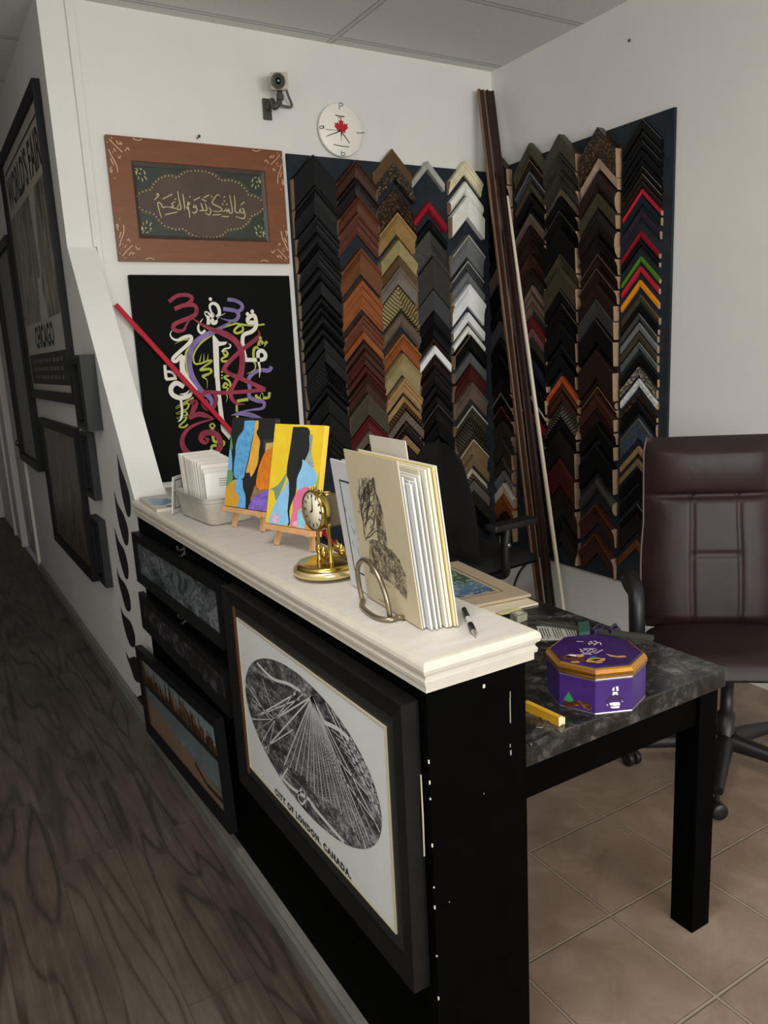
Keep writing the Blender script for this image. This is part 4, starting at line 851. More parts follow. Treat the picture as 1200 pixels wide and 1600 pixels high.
# ---- brass anniversary clock
BRASS = mat('b49a52', 1.2, .18, 1.0, name='brass'); BRASSP = mat('d8c890', 1.2, .22, .8); BRD = mat('5a4620', 1.2, .2, 1.0)
kc = onZ(512, 898, CT)
KM = Matrix.Translation((kc.x, kc.y, CT)) @ Matrix.Rotation(math.radians(-86), 4, 'Z')
t = thing('anniversary_clock', 'brass anniversary clock with a white dial and revolving pendulum', 'clock', KM)
b = MB(); b.lathe([(.06,.006),(.074,.007),(.080,.011),(.081,.019),(.077,.024)], n=48); part('base', b, BRASSP, t, True)
b = MB(); b.lathe([(.077,.024),(.072,.0255),(.071,.030),(.068,.034),(.064,.035),(.060,.033),(.001,.033)], n=48); part('base_plate', b, BRASS, t, True)
for a in (.5, 2.6, 4.7):
    b = MB(); b.lathe([(.008,0),(.010,.003),(.008,.007)], (.055*math.cos(a), .055*math.sin(a), 0), 12); part('foot', b, BRASS, t, True)
for sx in (-1, 1):
    b = MB(); b.lathe([(.0065,.033),(.0065,.038),(.0045,.042),(.0042,.118),(.006,.121),(.006,.127),(.003,.130)], (sx*.026,-.004,0), 14); part('pillar', b, BRASS, t, True)
R90 = Matrix.Rotation(PI/2, 4, 'X'); fz = .158
b = MB(); b.box((-.026,-.008,fz-.040), (.026,.036,fz+.032), bev=.004); part('case', b, mat('6a5f48', .9, .4, .4), t, True)
b = MB(); b.lathe([(.044,0),(.0475,.002),(.0475,.022),(.045,.024),(.0435,.022)], (0,-.008,fz), 40, 0, R90, True, False); part('bezel', b, BRASS, t, True)
b = MB(); b.lathe([(.044,.0),(.044,.0205),(.0005,.0205)], (0,-.008,fz), 40, 0, R90); dl = part('dial', b, mat('e4dfc4', 1.15, .4), t, True)
b = MB()
for k in range(12):
    a = k*PI/6; c, s = math.cos(a), math.sin(a); w_ = .0022 if k % 3 else .003
    for r0_, r1_ in ((.030,.039),):
        b.add([(s*r0_-c*w_, -.0288, fz+c*r0_+s*w_),(s*r0_+c*w_, -.0288, fz+c*r0_-s*w_),(s*r1_+c*w_, -.0288, fz+c*r1_-s*w_),(s*r1_-c*w_, -.0288, fz+c*r1_+s*w_)], [(0,1,2,3)])
part('numerals', b, mat('4a4638', 1, .5), dl, True)
for nm, a, L_, w_ in (('hour_hand', -2.0, .014, .003), ('minute_hand', .05, .030, .0022)):
    b = MB(); c, s = math.cos(a), math.sin(a); b.prism([(-c*w_, -.0292, fz+s*w_),(c*w_, -.0292, fz-s*w_),(s*L_+c*.0006, -.0292, fz+c*L_),(s*L_-c*.0006, -.0292, fz+c*L_)], (0,-.0008,0)); part(nm, b, mat('1a1814', 1, .4), dl, True)
for x, z in ((-.024,.045),(0,.0505),(.024,.045)):
    b = MB(); b.lathe([(.004,0),(.0025,.003),(.0045,.006),(.003,.010),(.0006,.014)], (x,-.018,fz+z-.006), 10); part('finial', b, BRASS, t, True)
b = MB(); b.lathe([(.009,0),(.004,.003),(.008,.006),(.009,.007)], (0,.012,fz+.031), 14); part('knob', b, BRASSP, t, True)
b = MB(); b.tube([(0,.012,fz-.04),(0,.012,.085),(0,.012,.036)], .0018, 0, 8); b.lathe([(.004,.036),(.006,.040),(.003,.048),(.006,.060),(.003,.066)], (0,.012,0), 12); part('pendulum_rod', b, BRASS, t, True)
for k in range(4):
    a = k*PI/2+.5; x, y = .030*math.cos(a), .012+.030*math.sin(a)
    b = MB(); b.tube([(0,.012,.066),(x*.6,.012+(y-.012)*.6,.058),(x,y,.056)], .0014, 0, 6); b.lathe([(.0012,.044),(.008,.050),(.0098,.058),(.008,.066),(.003,.071),(.001,.076)], (x,y,0), 14); part('pendulum_ball', b, BRASS, t, True)
# ---- matted prints held by a metal bookend
l = Vector((.09, .996, 0)).normalized(); nn = Vector((.996, -.09, 0)); le = math.radians(6.5)
vv = -nn*math.sin(le)+Vector((0,0,math.cos(le)))
def print_frame(off, lat): 
    o = Vector((.737, 1.128, CT+.0030))+nn*off+l*lat
    return Matrix.Translation(o) @ Matrix((-l, vv, (-l).cross(vv))).transposed().to_4x4()
GP = 'matted prints standing against the bookend'
PAPER = lambda h: mat(h, .93, .6, var=.03, scale=15)
M = print_frame(0, 0)
t = thing('matted_print', 'beige print of a church tower drawing, frontmost against the metal bookend', 'print', M, GP)
b = MB(); b.box((-.236,0,-.0022), (0,.318,0)); part('sheet', b, mat('c2b699', 1.1, .55, var=.06, scale=6), t, True)
T = trace(M, .0004, 520, 690, 5.161); 
def m_sketch(k):
    t_ = NT('pen_sketch'); v = t_.coord('Object', (1,1,1)); n = t_.noise(v, 190, 4, .7, 2.0); n2 = t_.noise(v, 45, 3)
    return t_.fin(t_.ramp(t_.math('ADD', t_.math('MULTIPLY', n, .6), t_.math('MULTIPLY', n2, .45)), [(.44, rgb('3a352c', k)), (.52, rgb('6e6552', k)), (.57, rgb('b8ab8c', k))]), .6)
b = MB()
for P in ([(318,285),(328,290),(345,400),(385,500),(405,590),(425,720),(440,850),(445,895),(400,870),(362,800),(350,640),(330,480)],[(290,800),(325,785),(362,800),(440,860),(480,872),(510,920),(540,965),(552,1000),(588,1080),(598,1200),(596,1282),(545,1220),(470,1140),(400,1100),(300,1058),(292,920)]):
    b.poly([(p[0],p[1],.0005) for p in T(P)], 0)
for P, w_ in (([(262,755),(246,660),(252,560),(300,505),(285,420),(290,330)],.0022),([(250,620),(290,600),(330,650),(300,700)],.0014),([(246,660),(225,540),(215,420),(210,300)],.0016),([(262,780),(300,765),(350,720),(380,735)],.002),([(330,720),(290,640),(270,560)],.0012),([(225,470),(260,440),(240,360),(250,300)],.0012),([(290,420),(320,360),(300,310)],.0012),([(265,800),(290,745),(340,700)],.0016),([(225,520),(245,500),(280,520),(330,510)],.0012),([(210,400),(235,330),(225,290)],.0012),
   ([(380,1130),(430,1150),(465,1180)],.0010),([(370,1270),(400,1290),(440,1300),(475,1330)],.0010),([(325,290),(360,470),(405,590)],.0015),([(360,800),(440,860)],.0018),([(300,870),(300,1050)],.0015),([(330,900),(330,1060)],.0013),([(370,905),(372,1080)],.0013),([(420,900),(430,1100)],.0015),([(445,870),(470,1120)],.0015),([(490,900),(530,1190)],.0015)):
    b.ribbon(T(P), w_, 1, .0006, False, 4)
rt = random.Random(3)
def branch(x, y, a, L, w, d):
    x2, y2 = x+math.cos(a)*L, y-math.sin(a)*L*1.5
    if not (200 < x2 < 345 and 285 < y2 < 800): return
    b.ribbon(T([(x, y), ((x+x2)/2+rt.uniform(-5,5), (y+y2)/2), (x2, y2)]), w, 1, .00063, False, 3)
    if d > 0:
        for k in range(2 if d < 4 else 3): branch(x2, y2, a+rt.uniform(-.75,.75), L*rt.uniform(.62,.88), w*.74, d-1)
for bx, by, ba in ((258,780,1.7),(262,700,1.3),(250,640,1.9),(270,600,1.2),(235,560,1.7),(300,740,1.0)): branch(bx, by, ba, 62, .0018, 5)
for i in range(60):
    y = rt.uniform(300, 860); x0_ = 322+max(0,(y-300))*.10; x1_ = 332+(y-300)*.20; x = rt.uniform(x0_, x1_); b.ribbon(T([(x,y),(x+3,y+rt.uniform(14,40))]), .0012, 1, .00063, False, 1)
for i in range(26):
    x = random.uniform(300, 560); y = random.uniform(880, 1060)+max(0, x-440)*.6; b.ribbon(T([(x,y),(x+4,y+26)]), .0022, 1, .00062, False, 1)
part('drawing', b, [m_sketch(1.1), mat('3a352d', 1, .6)], t, True)
M = print_frame(.006, .004)
t = thing('matted_print', 'white matted print with a black border line, half hidden behind church drawing', 'print', M, GP)
b = MB(); b.box((-.332,0,-.004), (0,.287,0)); part('mat', b, PAPER('d8d8da'), t, True)
b = MB(); bars(b, .265, .205, .0035, 0, .0006, 0, None, -.166, .144); part('border_line', b, mat('2a2a2e', 1, .5), t, True)
b = MB(); rect(b, -.290, .060, -.055, .230, .0003, 0); 
for i in range(40):
    x = -.29+random.random()*.2; y = .07+random.random()*.12; b.ribbon([(x,y),(x+random.uniform(-.01,.01),y+random.uniform(.004,.02))], .002, 1, .0005, False, 1)
part('drawing', b, [PAPER('d4d8dc'), mat('3c4046', 1, .6)], t, True)
edges = ['d9d9dc','cfcfd0','e3e1da','d8d6d0','e6e4de','d3cbb4','e8e4d4','ddd3ba','e9e5d6','dcc78c','eae6da']
looks = ['white','pale grey','clean white','off white','bright white','beige','ivory','tan-edged cream','creamy white','yellowed','whitest']
off = .0125
for i, c in enumerate(edges):
    th = (.0042,.0026,.0034)[i % 3]; M = print_frame(off, random.uniform(-.012,.004)-.001*i); Wp = random.uniform(.315,.335); Hp = (.275,.280,.278,.284,.288,.297,.299,.301,.300,.303,.304)[i]
    b = MB(); b.box((-Wp,0,-th), (0,Hp,0))
    solo('matted_print', b, PAPER(c), f'{looks[i]} print edge, {ORD[i+2]} counting back from the church drawing', 'print', GP, M); off += th+.0016
M = print_frame(off+.004, .10); b = MB(); b.box((-.16,0,-.002), (0,.338,0)); solo('matted_print', b, PAPER('cfc9bd'), 'pale card rising above the others at the back of the prints', 'print', GP, M)
# bookend of bent rod
MET = mat('8e8470', 1.2, .3, .9, name='brushed_nickel')
t = thing('bookend', 'brushed metal bookend of bent rod in front of the prints', 'bookend', (.72,1.26,CT))
A, B = onZ(574,940,CT), onZ(616,966,CT); A.x -= .010; B.x -= .010
def arch(s, k): # a: along, height
    return A.lerp(B, s)+Vector((-.012*k/.105, 0, k))
b = MB(); path = [arch(-.02,.006), arch(-.05,.04), arch(-.01,.07), arch(.14,.092), arch(.38,.104), arch(.66,.097), arch(.88,.074), arch(1.0,.04), arch(1.02,.006)]
b.tube(smooth3(path, 5), .0052, 0, 10); part('arch', b, MET, t)
C1, C2, C3, C4 = onZ(566,952,CT), onZ(586,968,CT), onZ(608,973,CT), onZ(632,970,CT)
b = MB(); P = [A, C1, C2, C3, B.lerp(C4,.6), C4]; b.tube(smooth3([Vector((p.x,p.y,CT+.0056)) for p in P], 5), .0052, 0, 10); part('foot', b, MET, t)
# ---- ballpoint pen
a, c = onZ(725,957,CT), onZ(743,999,CT); ax = Vector((c.x-a.x, c.y-a.y, 0)); L_ = .145; ax.normalize()
PM = Matrix.Translation((a.x,a.y,CT+.0062)) @ Matrix((ax, Vector((-ax.y,ax.x,0)), Vector((0,0,1)))).transposed().to_4x4(); RY = Matrix.Rotation(PI/2, 4, 'Y')
t = thing('ballpoint_pen', 'black ballpoint pen with a white label band on the counter', 'pen', PM); GLB = mat('141416', 1, .25)
b = MB(); b.lathe([(.003,0),(.0055,.002),(.0058,.05),(.0052,.052)], M=RY, n=14); part('barrel', b, GLB, t, True)
b = MB(); b.lathe([(.0053,.052),(.0053,.085)], M=RY, n=14); part('label_band', b, mat('b4b2ae', 1.2, .4), t, True)
b = MB(); b.lathe([(.0056,.085),(.006,.09),(.006,.118),(.005,.122)], M=RY, n=14); part('grip', b, GLB, t, True)
b = MB(); b.lathe([(.0048,.122),(.0018,.138),(.0006,.144)], M=RY, n=14); part('tip', b, mat('b8b4ac', 1.2, .2, .9), t, True)
b = MB(); b.box((.004,-.0018,.0050), (.042,.0018,.0068)); part('clip', b, GLB, t, True)
# ---- tray of cards
TRM = Matrix.Translation((.798,2.430,CT)) @ Matrix.Rotation(math.radians(3), 4, 'Z')
t = thing('card_tray', 'cloudy plastic tray full of white cards and envelopes', 'tray', TRM)
def rr(hx, hy, r, z, n=5):
    out = []
    for sx, sy, a0 in ((1,1,0),(-1,1,PI/2),(-1,-1,PI),(1,-1,1.5*PI)):
        for k in range(n+1): a = a0+k*PI/2/n; out.append((sx*(hx-r)+r*math.cos(a), sy*(hy-r)+r*math.sin(a), z))
    return out
b = MB(); rings = [rr(.066,.130,.022,.001), rr(.072,.136,.026,.006), rr(.082,.142,.028,.070), rr(.085,.144,.029,.074), rr(.085,.144,.029,.084), rr(.089,.148,.032,.086), rr(.089,.148,.032,.089), rr(.083,.143,.028,.087), rr(.081,.139,.027,.070), rr(.070,.133,.025,.008), rr(.064,.128,.022,.004)]
n = len(rings[0])
for i in range(len(rings)-1): b.add(rings[i]+rings[i+1], [(k,(k+1)%n,n+(k+1)%n,n+k) for k in range(n)], 0, True)
b.poly(rings[0]); b.poly(rings[-1])
def m_tray():
    t_ = NT('cloudy_plastic'); v = t_.coord(); n_ = t_.noise(v, 14, 4); t_.b.inputs['Transmission Weight'].default_value = .12; return t_.fin(t_.ramp(n_, [(.3, (.40,.375,.31)), (.7, (.62,.60,.53))]), .3)
part('body', b, m_tray(), t, True)
cols = ['d6d1c6','ddd9d0','c9c4b8','e2dfd8','d2cec5','dcd9d2','cfcabf','e4e2dc','d8d4cb','dedbd4','d0ccc2','e2dfd8','dad7d0','e8e6e2']
for i, c in enumerate(cols):
    y = .098-.0142*i; tilt = math.radians(-9+.4*i); h = .200-.0018*i if i < 11 else .185-.012*(i-10); wd = .060 if i < 11 else .055
    Mx = TRM @ Matrix.Translation((random.uniform(-.003,.003), y, .0095)) @ Matrix.Rotation(tilt, 4, 'X') @ Matrix.Rotation(math.radians(-4), 4, 'Z')
    b = MB(); b.box((-wd,-.0032,0), (wd,.0032,h)); 
    if i == len(cols)-1:
        for k in range(4): b.box((-.01,-.0036,h-.022-.007*k), (.045-.012*(k % 2),-.0030,h-.0195-.007*k), 1)
    nm = ORD[len(cols)-1-i] if i < len(cols)-1 else None
    solo('greeting_card', b, [PAPER(c), mat('8a8884', 1, .6)], ('white card with small print, frontmost in the plastic tray' if nm is None else f'white card in the plastic tray, {nm if nm!="topmost" else "first"} behind the frontmost'), 'card', 'cards in the plastic tray', Mx)
# framed white print leaning beside the tray
a = onZ(287,798,CT)
FM = Matrix.Translation((.716,2.592,CT+.0055)) @ Matrix((Vector((.70,.71,0)).normalized()*1, Vector((.71*.12,-.70*.12,.985)).normalized(), Vector((.70,.71,0)).cross(Vector((.71*.12,-.70*.12,.985))).normalized())).transposed().to_4x4()
t = thing('matted_print', 'narrow white print with a dark border line leaning on the card tray', 'print', FM)
b = MB(); b.box((-.03,0,-.004), (.045,.125,0)); part('mat', b, PAPER('dcd9d2'), t, True)
b = MB(); bars(b, .052, .10, .003, 0, .0006, 0, None, .0075, .064); part('border_line', b, mat('3a3a3c', 1, .5), t, True)
# booklets at the end of the counter
zz = CT+.0005
for i, (c, lab, th) in enumerate((('b8b0a2','grey booklet, lowest in the small stack at the counter end',.010),('cfc7b8','cream booklet, second in the stack at the counter end',.008),('a79f94','worn grey booklet, third in the stack at the counter end',.008),('9a948c','dark topped booklet crowning the stack at the counter end',.006))):
    Mx = FZ(.822+.002*i, 2.868+.003*i, zz, .03*i-.05); b = MB(); b.box((-.042,-.092,0), (.038,.092,th)); solo('booklet', b, PAPER(c), lab, 'booklet', 'booklets at the far end of the counter', Mx); zz += th+.0004
Mx = FZ(.722, 2.80, CT+.0004, math.radians(-3))
t = thing('magazine', 'flat magazine with a blue cover picture beside the card tray', 'magazine', Mx); b = MB(); b.box((-.052,-.150,0), (.052,.150,.012), bev=.001); part('pages', b, PAPER('d2cdc3'), t, True)
b = MB(); rect(b, -.049, -.146, .049, .146, .0123, 0); b.poly([(-.045,-.06,.0126),(-.01,-.09,.0126),(.02,-.05,.0126),(.04,-.07,.0126),(.03,.045,.0126),(-.03,.09,.0126)], 1); rect(b, -.01, -.135, .03, -.105, .0126, 2); part('cover', b, [PAPER('c9c5bc'), mat('5f84a4', 1.0, .35, var=.3, scale=40), mat('5a5650', 1, .5)], t, True)
# ------------------------------------------------------------------ marble topped table
def m_marble():
    t = NT('dark_marble'); v = t.coord('Object', (1,1,1), (0,0,.5)); n = t.noise(v, 7, 8, .72, 1.4); n2 = t.noise(v, 26, 5, .7)
    s = t.math('ADD', t.math('MULTIPLY', n, .7), t.math('MULTIPLY', n2, .32))
    return t.fin(t.ramp(s, [(.42, (.006,.0055,.005)), (.52, (.020,.0185,.017)), (.59, (.075,.069,.065)), (.70, (.24,.225,.215))]), .16, 0, .5)
TB = (CX1+.016, 1.128, 1.640, 2.42)
t = thing('marble_table', 'black table with a dark marble top behind the counter', 'table', ((TB[0]+TB[2])/2, (TB[1]+TB[3])/2, 0))
b = MB(); b.box((TB[0],TB[1],TT-.052), (TB[2],TB[3],TT), bev=.004); part('tabletop', b, m_marble(), t)
b = MB(); ins = .022
for a, c in (((TB[0]+ins,TB[1]+ins,TT-.14),(TB[2]-ins,TB[1]+ins+.025,TT-.053)),((TB[0]+ins,TB[3]-ins-.025,TT-.14),(TB[2]-ins,TB[3]-ins,TT-.053)),((TB[0]+ins,TB[1]+.05,TT-.14),(TB[0]+ins+.025,TB[3]-.05,TT-.053)),((TB[2]-ins-.025,TB[1]+.05,TT-.14),(TB[2]-ins,TB[3]-.05,TT-.053))): b.box(a, c)
part('apron', b, M_BLACK, t)
for x in (TB[0]+.012, TB[2]-.082):
    for y in (TB[1]+.012, TB[3]-.082):
        b = MB(); b.box((x,y,0), (x+.070,y+.070,TT-.0525), bev=.003); part('leg', b, M_BLACK, t)
# ---- octagonal biscuit tin
tc = Vector((1.232, 1.222, TT)); 
f1, f2, f3 = onZ(867,1100,TT), onZ(930,1118,TT), onZ(992,1103,TT)
s_ = .0855; ap = s_/2*(1+math.sqrt(2))
# the corner nearest the camera is f2
dirn = Vector((f2.x, f2.y, 0)).normalized(); Rc = s_/(2*math.sin(PI/8)); tc = Vector((f2.x+dirn.x*Rc*.985, f2.y+dirn.y*Rc*.985, TT)); a0 = math.atan2(-dirn.y, -dirn.x)
OM = Matrix.Translation(tc) @ Matrix.Rotation(a0, 4, 'Z')
t = thing('biscuit_tin', 'purple octagonal biscuit tin with a gold rimmed lid', 'tin', OM)
def oct_(r, z): return [(r*math.cos(k*PI/4), r*math.sin(k*PI/4), z) for k in range(8)]
def octs(b, prof, mi=0):
    R_ = [oct_(r, z) for r, z in prof]
    for i in range(len(R_)-1): b.add(R_[i]+R_[i+1], [(k,(k+1)%8,8+(k+1)%8,8+k) for k in range(8)], mi)
    b.add(R_[0], [tuple(range(8))[::-1]], mi); b.add(R_[-1], [tuple(range(8))], mi)
PURP = mat('46297a', .95, .28, .2, var=.2, scale=8); GOLD = mat('c08a40', 1.3, .2, .9, name='gold_lacquer'); SILV = mat('8a8490', 1.3, .25, .8)
b = MB(); octs(b, [(Rc*.985,0),(Rc,.004),(Rc,.086)]); part('body', b, PURP, t, True)
b = MB(); octs(b, [(Rc*1.002,.001),(Rc*1.008,.004),(Rc*1.002,.006)]); octs(b, [(Rc*1.001,.081),(Rc*1.006,.084),(Rc*1.001,.0865)]); part('seam', b, SILV, t, True)
LID = Matrix.Rotation(math.radians(3), 4, 'Y') @ Matrix.Translation((0,0,.003))
b = MB(); octs(b, [(Rc*1.0,.0875),(Rc*1.025,.0885),(Rc*1.03,.092),(Rc*1.025,.099),(Rc*.985,.1065),(Rc*.95,.1095),(Rc*.93,.1085)]); part('lid', b, GOLD, t, True)
b = MB(); octs(b, [(Rc*.93,.107),(Rc*.928,.1102),(Rc*.91,.1115)]); lp = part('lid_panel', b, mat('3e2666', .9, .25, .2, var=.3, scale=10), t, True)
def pick(P, ox, oy, s, z): 
    o = []
    for p in P:
        q = onZ(ox+p[0]/s, oy+p[1]/s, TT+z); q = OM.inverted() @ q; o.append((q.x, q.y, z))
    return o
LT = lambda P: pick(P, 840, 980, 7.06, .1119)
CREAM, BISC, CHOC, GRNF, WHT = mat('c8bcb0', 1.3, .4), mat('a87c4a', 1.3, .5, var=.2, scale=60), mat('4a2418', 1.3, .4), mat('2f7a4a', 1.3, .3), mat('d8ccd4', 1.3, .4)
b = MB()
for P, m in (([(255,325),(330,310),(450,330),(560,345),(520,380),(420,372),(300,358)],2),([(310,312),(370,298),(430,305),(420,330),(330,330)],0),([(420,300),(500,300),(520,318),(470,332),(430,325)],1),([(520,350),(640,335),(750,345),(740,368),(640,390),(540,385)],1),([(560,362),(660,350),(720,352),(640,372)],2),([(360,378),(450,372),(470,390),(400,396)],1),([(640,385),(710,378),(720,392),(650,398)],1),([(750,292),(800,305),(880,318),(960,312),(985,328),(900,335),(800,322)],1),([(575,328),(640,322),(655,340),(590,345)],3)):
    b.poly(LT(P), m)
part('lid_picture', b, [CREAM, BISC, CHOC, GRNF], lp, True)
b = MB()
def squig(P, w, z):
    q = LT(P); b.ribbon([(p[0], p[1]) for p in q], w, 0, z, False, 1)
for P in ([(465,240),(500,262),(530,245)],[(530,245),(560,265),(590,245)],[(600,245),(620,268),(655,248)],[(470,262),(520,290),(560,272)],[(560,295),(600,272),(640,290)],[(640,290),(690,262),(720,250)],[(500,238),(640,236)],[(480,296),(600,300)],
          [(565,165),(590,155),(600,172)],[(610,160),(640,152),(650,170)],[(560,185),(600,178),(640,190)],[(620,200),(650,178),(680,165)],[(575,195),(560,175)],[(690,170),(700,195)],[(430,158),(510,160)]): squig(P, .0022, .1122)
part('lid_lettering', b, WHT, lp, True)
# pictures on the two front sides
def side_frame(p, q):
    u = (q-p).normalized(); n_ = u.cross(Vector((0,0,1))); return Matrix.Translation((p.x,p.y,TT)) @ Matrix((u, Vector((0,0,1)), n_)).transposed().to_4x4()
cor = [OM @ Vector((Rc*math.cos(k*PI/4), Rc*math.sin(k*PI/4), 0)) for k in range(8)]
SL = side_frame(cor[7], cor[0]); SR = side_frame(cor[0], cor[1])
if (SL.inverted() @ CAM).z < 0: SL = side_frame(cor[0], cor[7])
def put(S_, P, w, mi, b):
    q = trace(S_, w, 840, 980, 7.06)(P); b.poly([OM.inverted() @ (S_ @ Vector((x, y, w))) for x, y in q], mi)
b = MB()
c1 = cor[1] if (SR.inverted() @ CAM).z > 0 else cor[7]
LFT, RGT = (SL, SR)
if pl(SL, 0, 840+450/7.06, 980+850/7.06)[0] < 0 or pl(SL, 0, 840+450/7.06, 980+850/7.06)[0] > s_: LFT, RGT = SR, SL
for P, m in (([(340,710),(365,750),(400,810),(350,828),(285,800),(300,770),(315,760)],3),([(285,840),(380,822),(470,812),(580,850),(590,905),(540,905),(480,868),(400,890),(320,885)],2),([(380,825),(470,810),(490,840),(430,870),(370,850)],1),([(480,845),(560,850),(598,900),(560,912),(510,890)],1),([(280,825),(330,815),(380,845),(300,860)],2)): put(LFT, P, .0008, m, b)
part('side_picture', b, [CREAM, BISC, CHOC, GRNF], t, True)
b = MB()
for P, m in (([(752,822),(790,770),(850,752),(920,760),(965,790),(950,830),(900,800),(830,800),(790,830)],1),([(820,690),(845,655),(850,700),(835,705)],0),([(862,655),(890,652),(895,700),(872,705)],0),([(830,715),(880,712),(888,752),(860,740),(825,755)],0),([(790,838),(840,828),(905,828),(910,860),(850,868),(800,862)],0),([(800,880),(850,872),(905,868),(900,892),(820,896)],0),([(760,855),(775,850),(775,870)],0),([(930,800),(945,820),(930,830)],0)): put(RGT, P, .0008, m, b)
part('side_crest', b, [WHT, mat('2a1440', 1.4, .4)], t, True)
# ---- mats, papers and tools on the table
def flatM(P, z): return [onZ(x, y, z) for x, y in P]
SAND = mat('a5947c', 1.15, .6, var=.04, scale=10)
def mat_sheet(corner, back, right, z, th, label, pict):
    # corner: farthest right point seen, edges run to 'back' and towards the counter
    c, bk = onZ(*corner, z+th), onZ(*back, z+th); u = (c-bk); Wd = u.length; u.normalize(); v_ = Vector((-u.y, u.x, 0)); v_ = v_ if v_.x < 0 else -v_
    c2 = Vector((c.x, c.y, z)); Hh = right
    M = Matrix.Translation(c2) @ Matrix((-u, v_, (-u).cross(v_))).transposed().to_4x4()
    return M, Wd, Hh
zt0 = TT+.0006
M, Wd, Hh = mat_sheet((841,942), (735,893), .42, zt0, .006, '', 0)
sg = 1 if (M.to_3x3() @ Vector((0,0,1))).z > 0 else -1
def slab(M, x0, x1, y0, y1, z0, z1, sg, b, mi=0): b.box((x0,y0,sg*z0), (x1,y1,sg*z1), mi)
b = MB(); slab(M, 0, .40, 0, .46, 0, .006, sg, b); solo('picture_mat', b, mat('c0b49c', 1.4, .6, var=.08, scale=8), 'plain pale mat board, lower one lying on the marble table', 'mat board', 'mat boards on the table', M)
zt1 = zt0+.0095
M, Wd, Hh = mat_sheet((829.5,928), (715.5,876.4), .45, zt1, .009, '', 0)
sg = 1 if (M.to_3x3() @ Vector((0,0,1))).z > 0 else -1
t = thing('matted_artwork', 'sand matted watercolour of a green and blue shore on the table', 'artwork', M)
b = MB(); slab(M, 0, Wd, 0, .45, 0, .009, sg, b); part('mat', b, SAND, t, True)
top = .009
Tm = trace(M, sg*top, 690, 870, 7.06); wi = Tm([(690,378),(125,120),(220,470)])
ux = (wi[0][0]+0)/1; uw = max(wi[1][0], wi[0][0])-min(wi[1][0], wi[0][0]); uy0 = (wi[0][1]+wi[1][1])/2
b = MB()
xA, xB, yA, yB = wi[0][0], wi[1][0], uy0, .45-uy0
bars(b, abs(xB-xA), yB-yA, .003, sg*top, sg*(top+.0005), 0, None, (xA+xB)/2, (yA+yB)/2); part('border_line', b, mat('5a3020', 1.3, .5), t, True)
xA, xB, yA, yB = xA+.018, xB-.018, yA+.018, yB-.018
def m_shore():
    t_ = NT('watercolour'); v = t_.coord(); sp = t_.n('ShaderNodeSeparateXYZ'); t_.l(v, sp.inputs[0]); n = t_.noise(v, 26, 5, .7, .8); n2 = t_.noise(v, 60, 4)
    x_ = t_.math('ADD', t_.math('MULTIPLY', sp.outputs[0], 2.6), t_.math('MULTIPLY', n, .6))
    c1 = t_.ramp(x_, [(.40, rgb('24304e',1.4)), (.62, rgb('3a5570',1.4)), (.78, rgb('4a6a7c',1.4)), (.95, rgb('2f4a26',1.4))])
    return t_.fin(t_.mix(t_.math('GREATER_THAN', n2, .56), c1, rgb('8a9090', 1.2)), .5)
b = MB(); rect(b, min(xA,xB), yA, max(xA,xB), yB, sg*(top+.0003)); part('picture', b, m_shore(), t, True)
P = flatM([(777,959),(811,949),(818,955),(784,961)], TT+.0072)
b = MB(); b.prism([(p.x,p.y,TT+.0070) for p in P], (0,0,.0012)); solo('sticky_note', b, mat('c8c084', 1.35, .6), 'yellow sticky note at the edge of the mat boards', 'note')
def lay(name, P, th, m, label, cat, group=None, z=TT+.0004):
    b = MB(); b.prism([(q.x,q.y,z) for q in flatM(P, z)], (0,0,th)); return solo(name, b, m, label, cat, group)
# glass tape box
P = flatM([(797,968),(814,963),(824,969),(808,975)], TT)
b = MB(); b.prism([(q.x,q.y,TT+.0006) for q in P], (0,0,.022)); o = solo('glass_block', b, mat('8a8878', 1.3, .15, var=.2, scale=40), 'small clear block beside the sticky note on the table', 'block')
b = MB(); P2 = [P[0].lerp(P[2],.25), P[1].lerp(P[3],.25), P[2].lerp(P[0],.25), P[3].lerp(P[1],.25)]; b.prism([(q.x,q.y,TT+.0228) for q in P2], (0,0,.001)); part('label', b, mat('b0ac98', 1.3, .5), o)
# long aluminium bar
a, c = onZ(838,970,TT+.012), onZ(1021,994,TT+.012); ax = (c-a).normalized(); sd = Vector((-ax.y, ax.x, 0))
b = MB(); P = [(-.5,0),(.5,0),(.5,.5),(.25,.5),(.25,1),(-.25,1),(-.25,.5),(-.5,.5)]
b.prism([a+sd*(.022*p)+Vector((0,0,TT+.0006-a.z+.013*q)) for p, q in P], c-a); solo('aluminium_bar', b, mat('66665e', 1.3, .3, .8), 'long grey metal bar lying along the table edge', 'bar')
# printed sheet, green box and clips
Ps = [(838,979),(902,981),(901,999),(846,1001)]
b = MB(); q = flatM(Ps, TT+.0008); b.prism([(p.x,p.y,TT+.0006) for p in q], (0,0,.0015)); o = solo('instruction_sheet', b, PAPER('b4b0a8'), 'white sheet of printed columns behind the tin', 'paper')
b = MB(); o_ = q[0]; eu = q[1]-q[0]; ev = q[3]-q[0]
for k in range(15):
    if k in (4, 9): continue
    s0 = .05+.062*k; e0, e1 = (.12, random.uniform(.7,.9)); P = [o_+eu*s0+ev*e0, o_+eu*(s0+.022)+ev*e0, o_+eu*(s0+.022)+ev*e1, o_+eu*s0+ev*e1]; b.poly([(p.x,p.y,TT+.0023) for p in P])
part('printed_lines', b, mat('35332f', 1, .6), o)
lay('green_box', [(903,982),(920,980),(922,996),(905,999)], .020, mat('24443c', 1.4, .5), 'little dark green box between the printed sheet and clips', 'box')
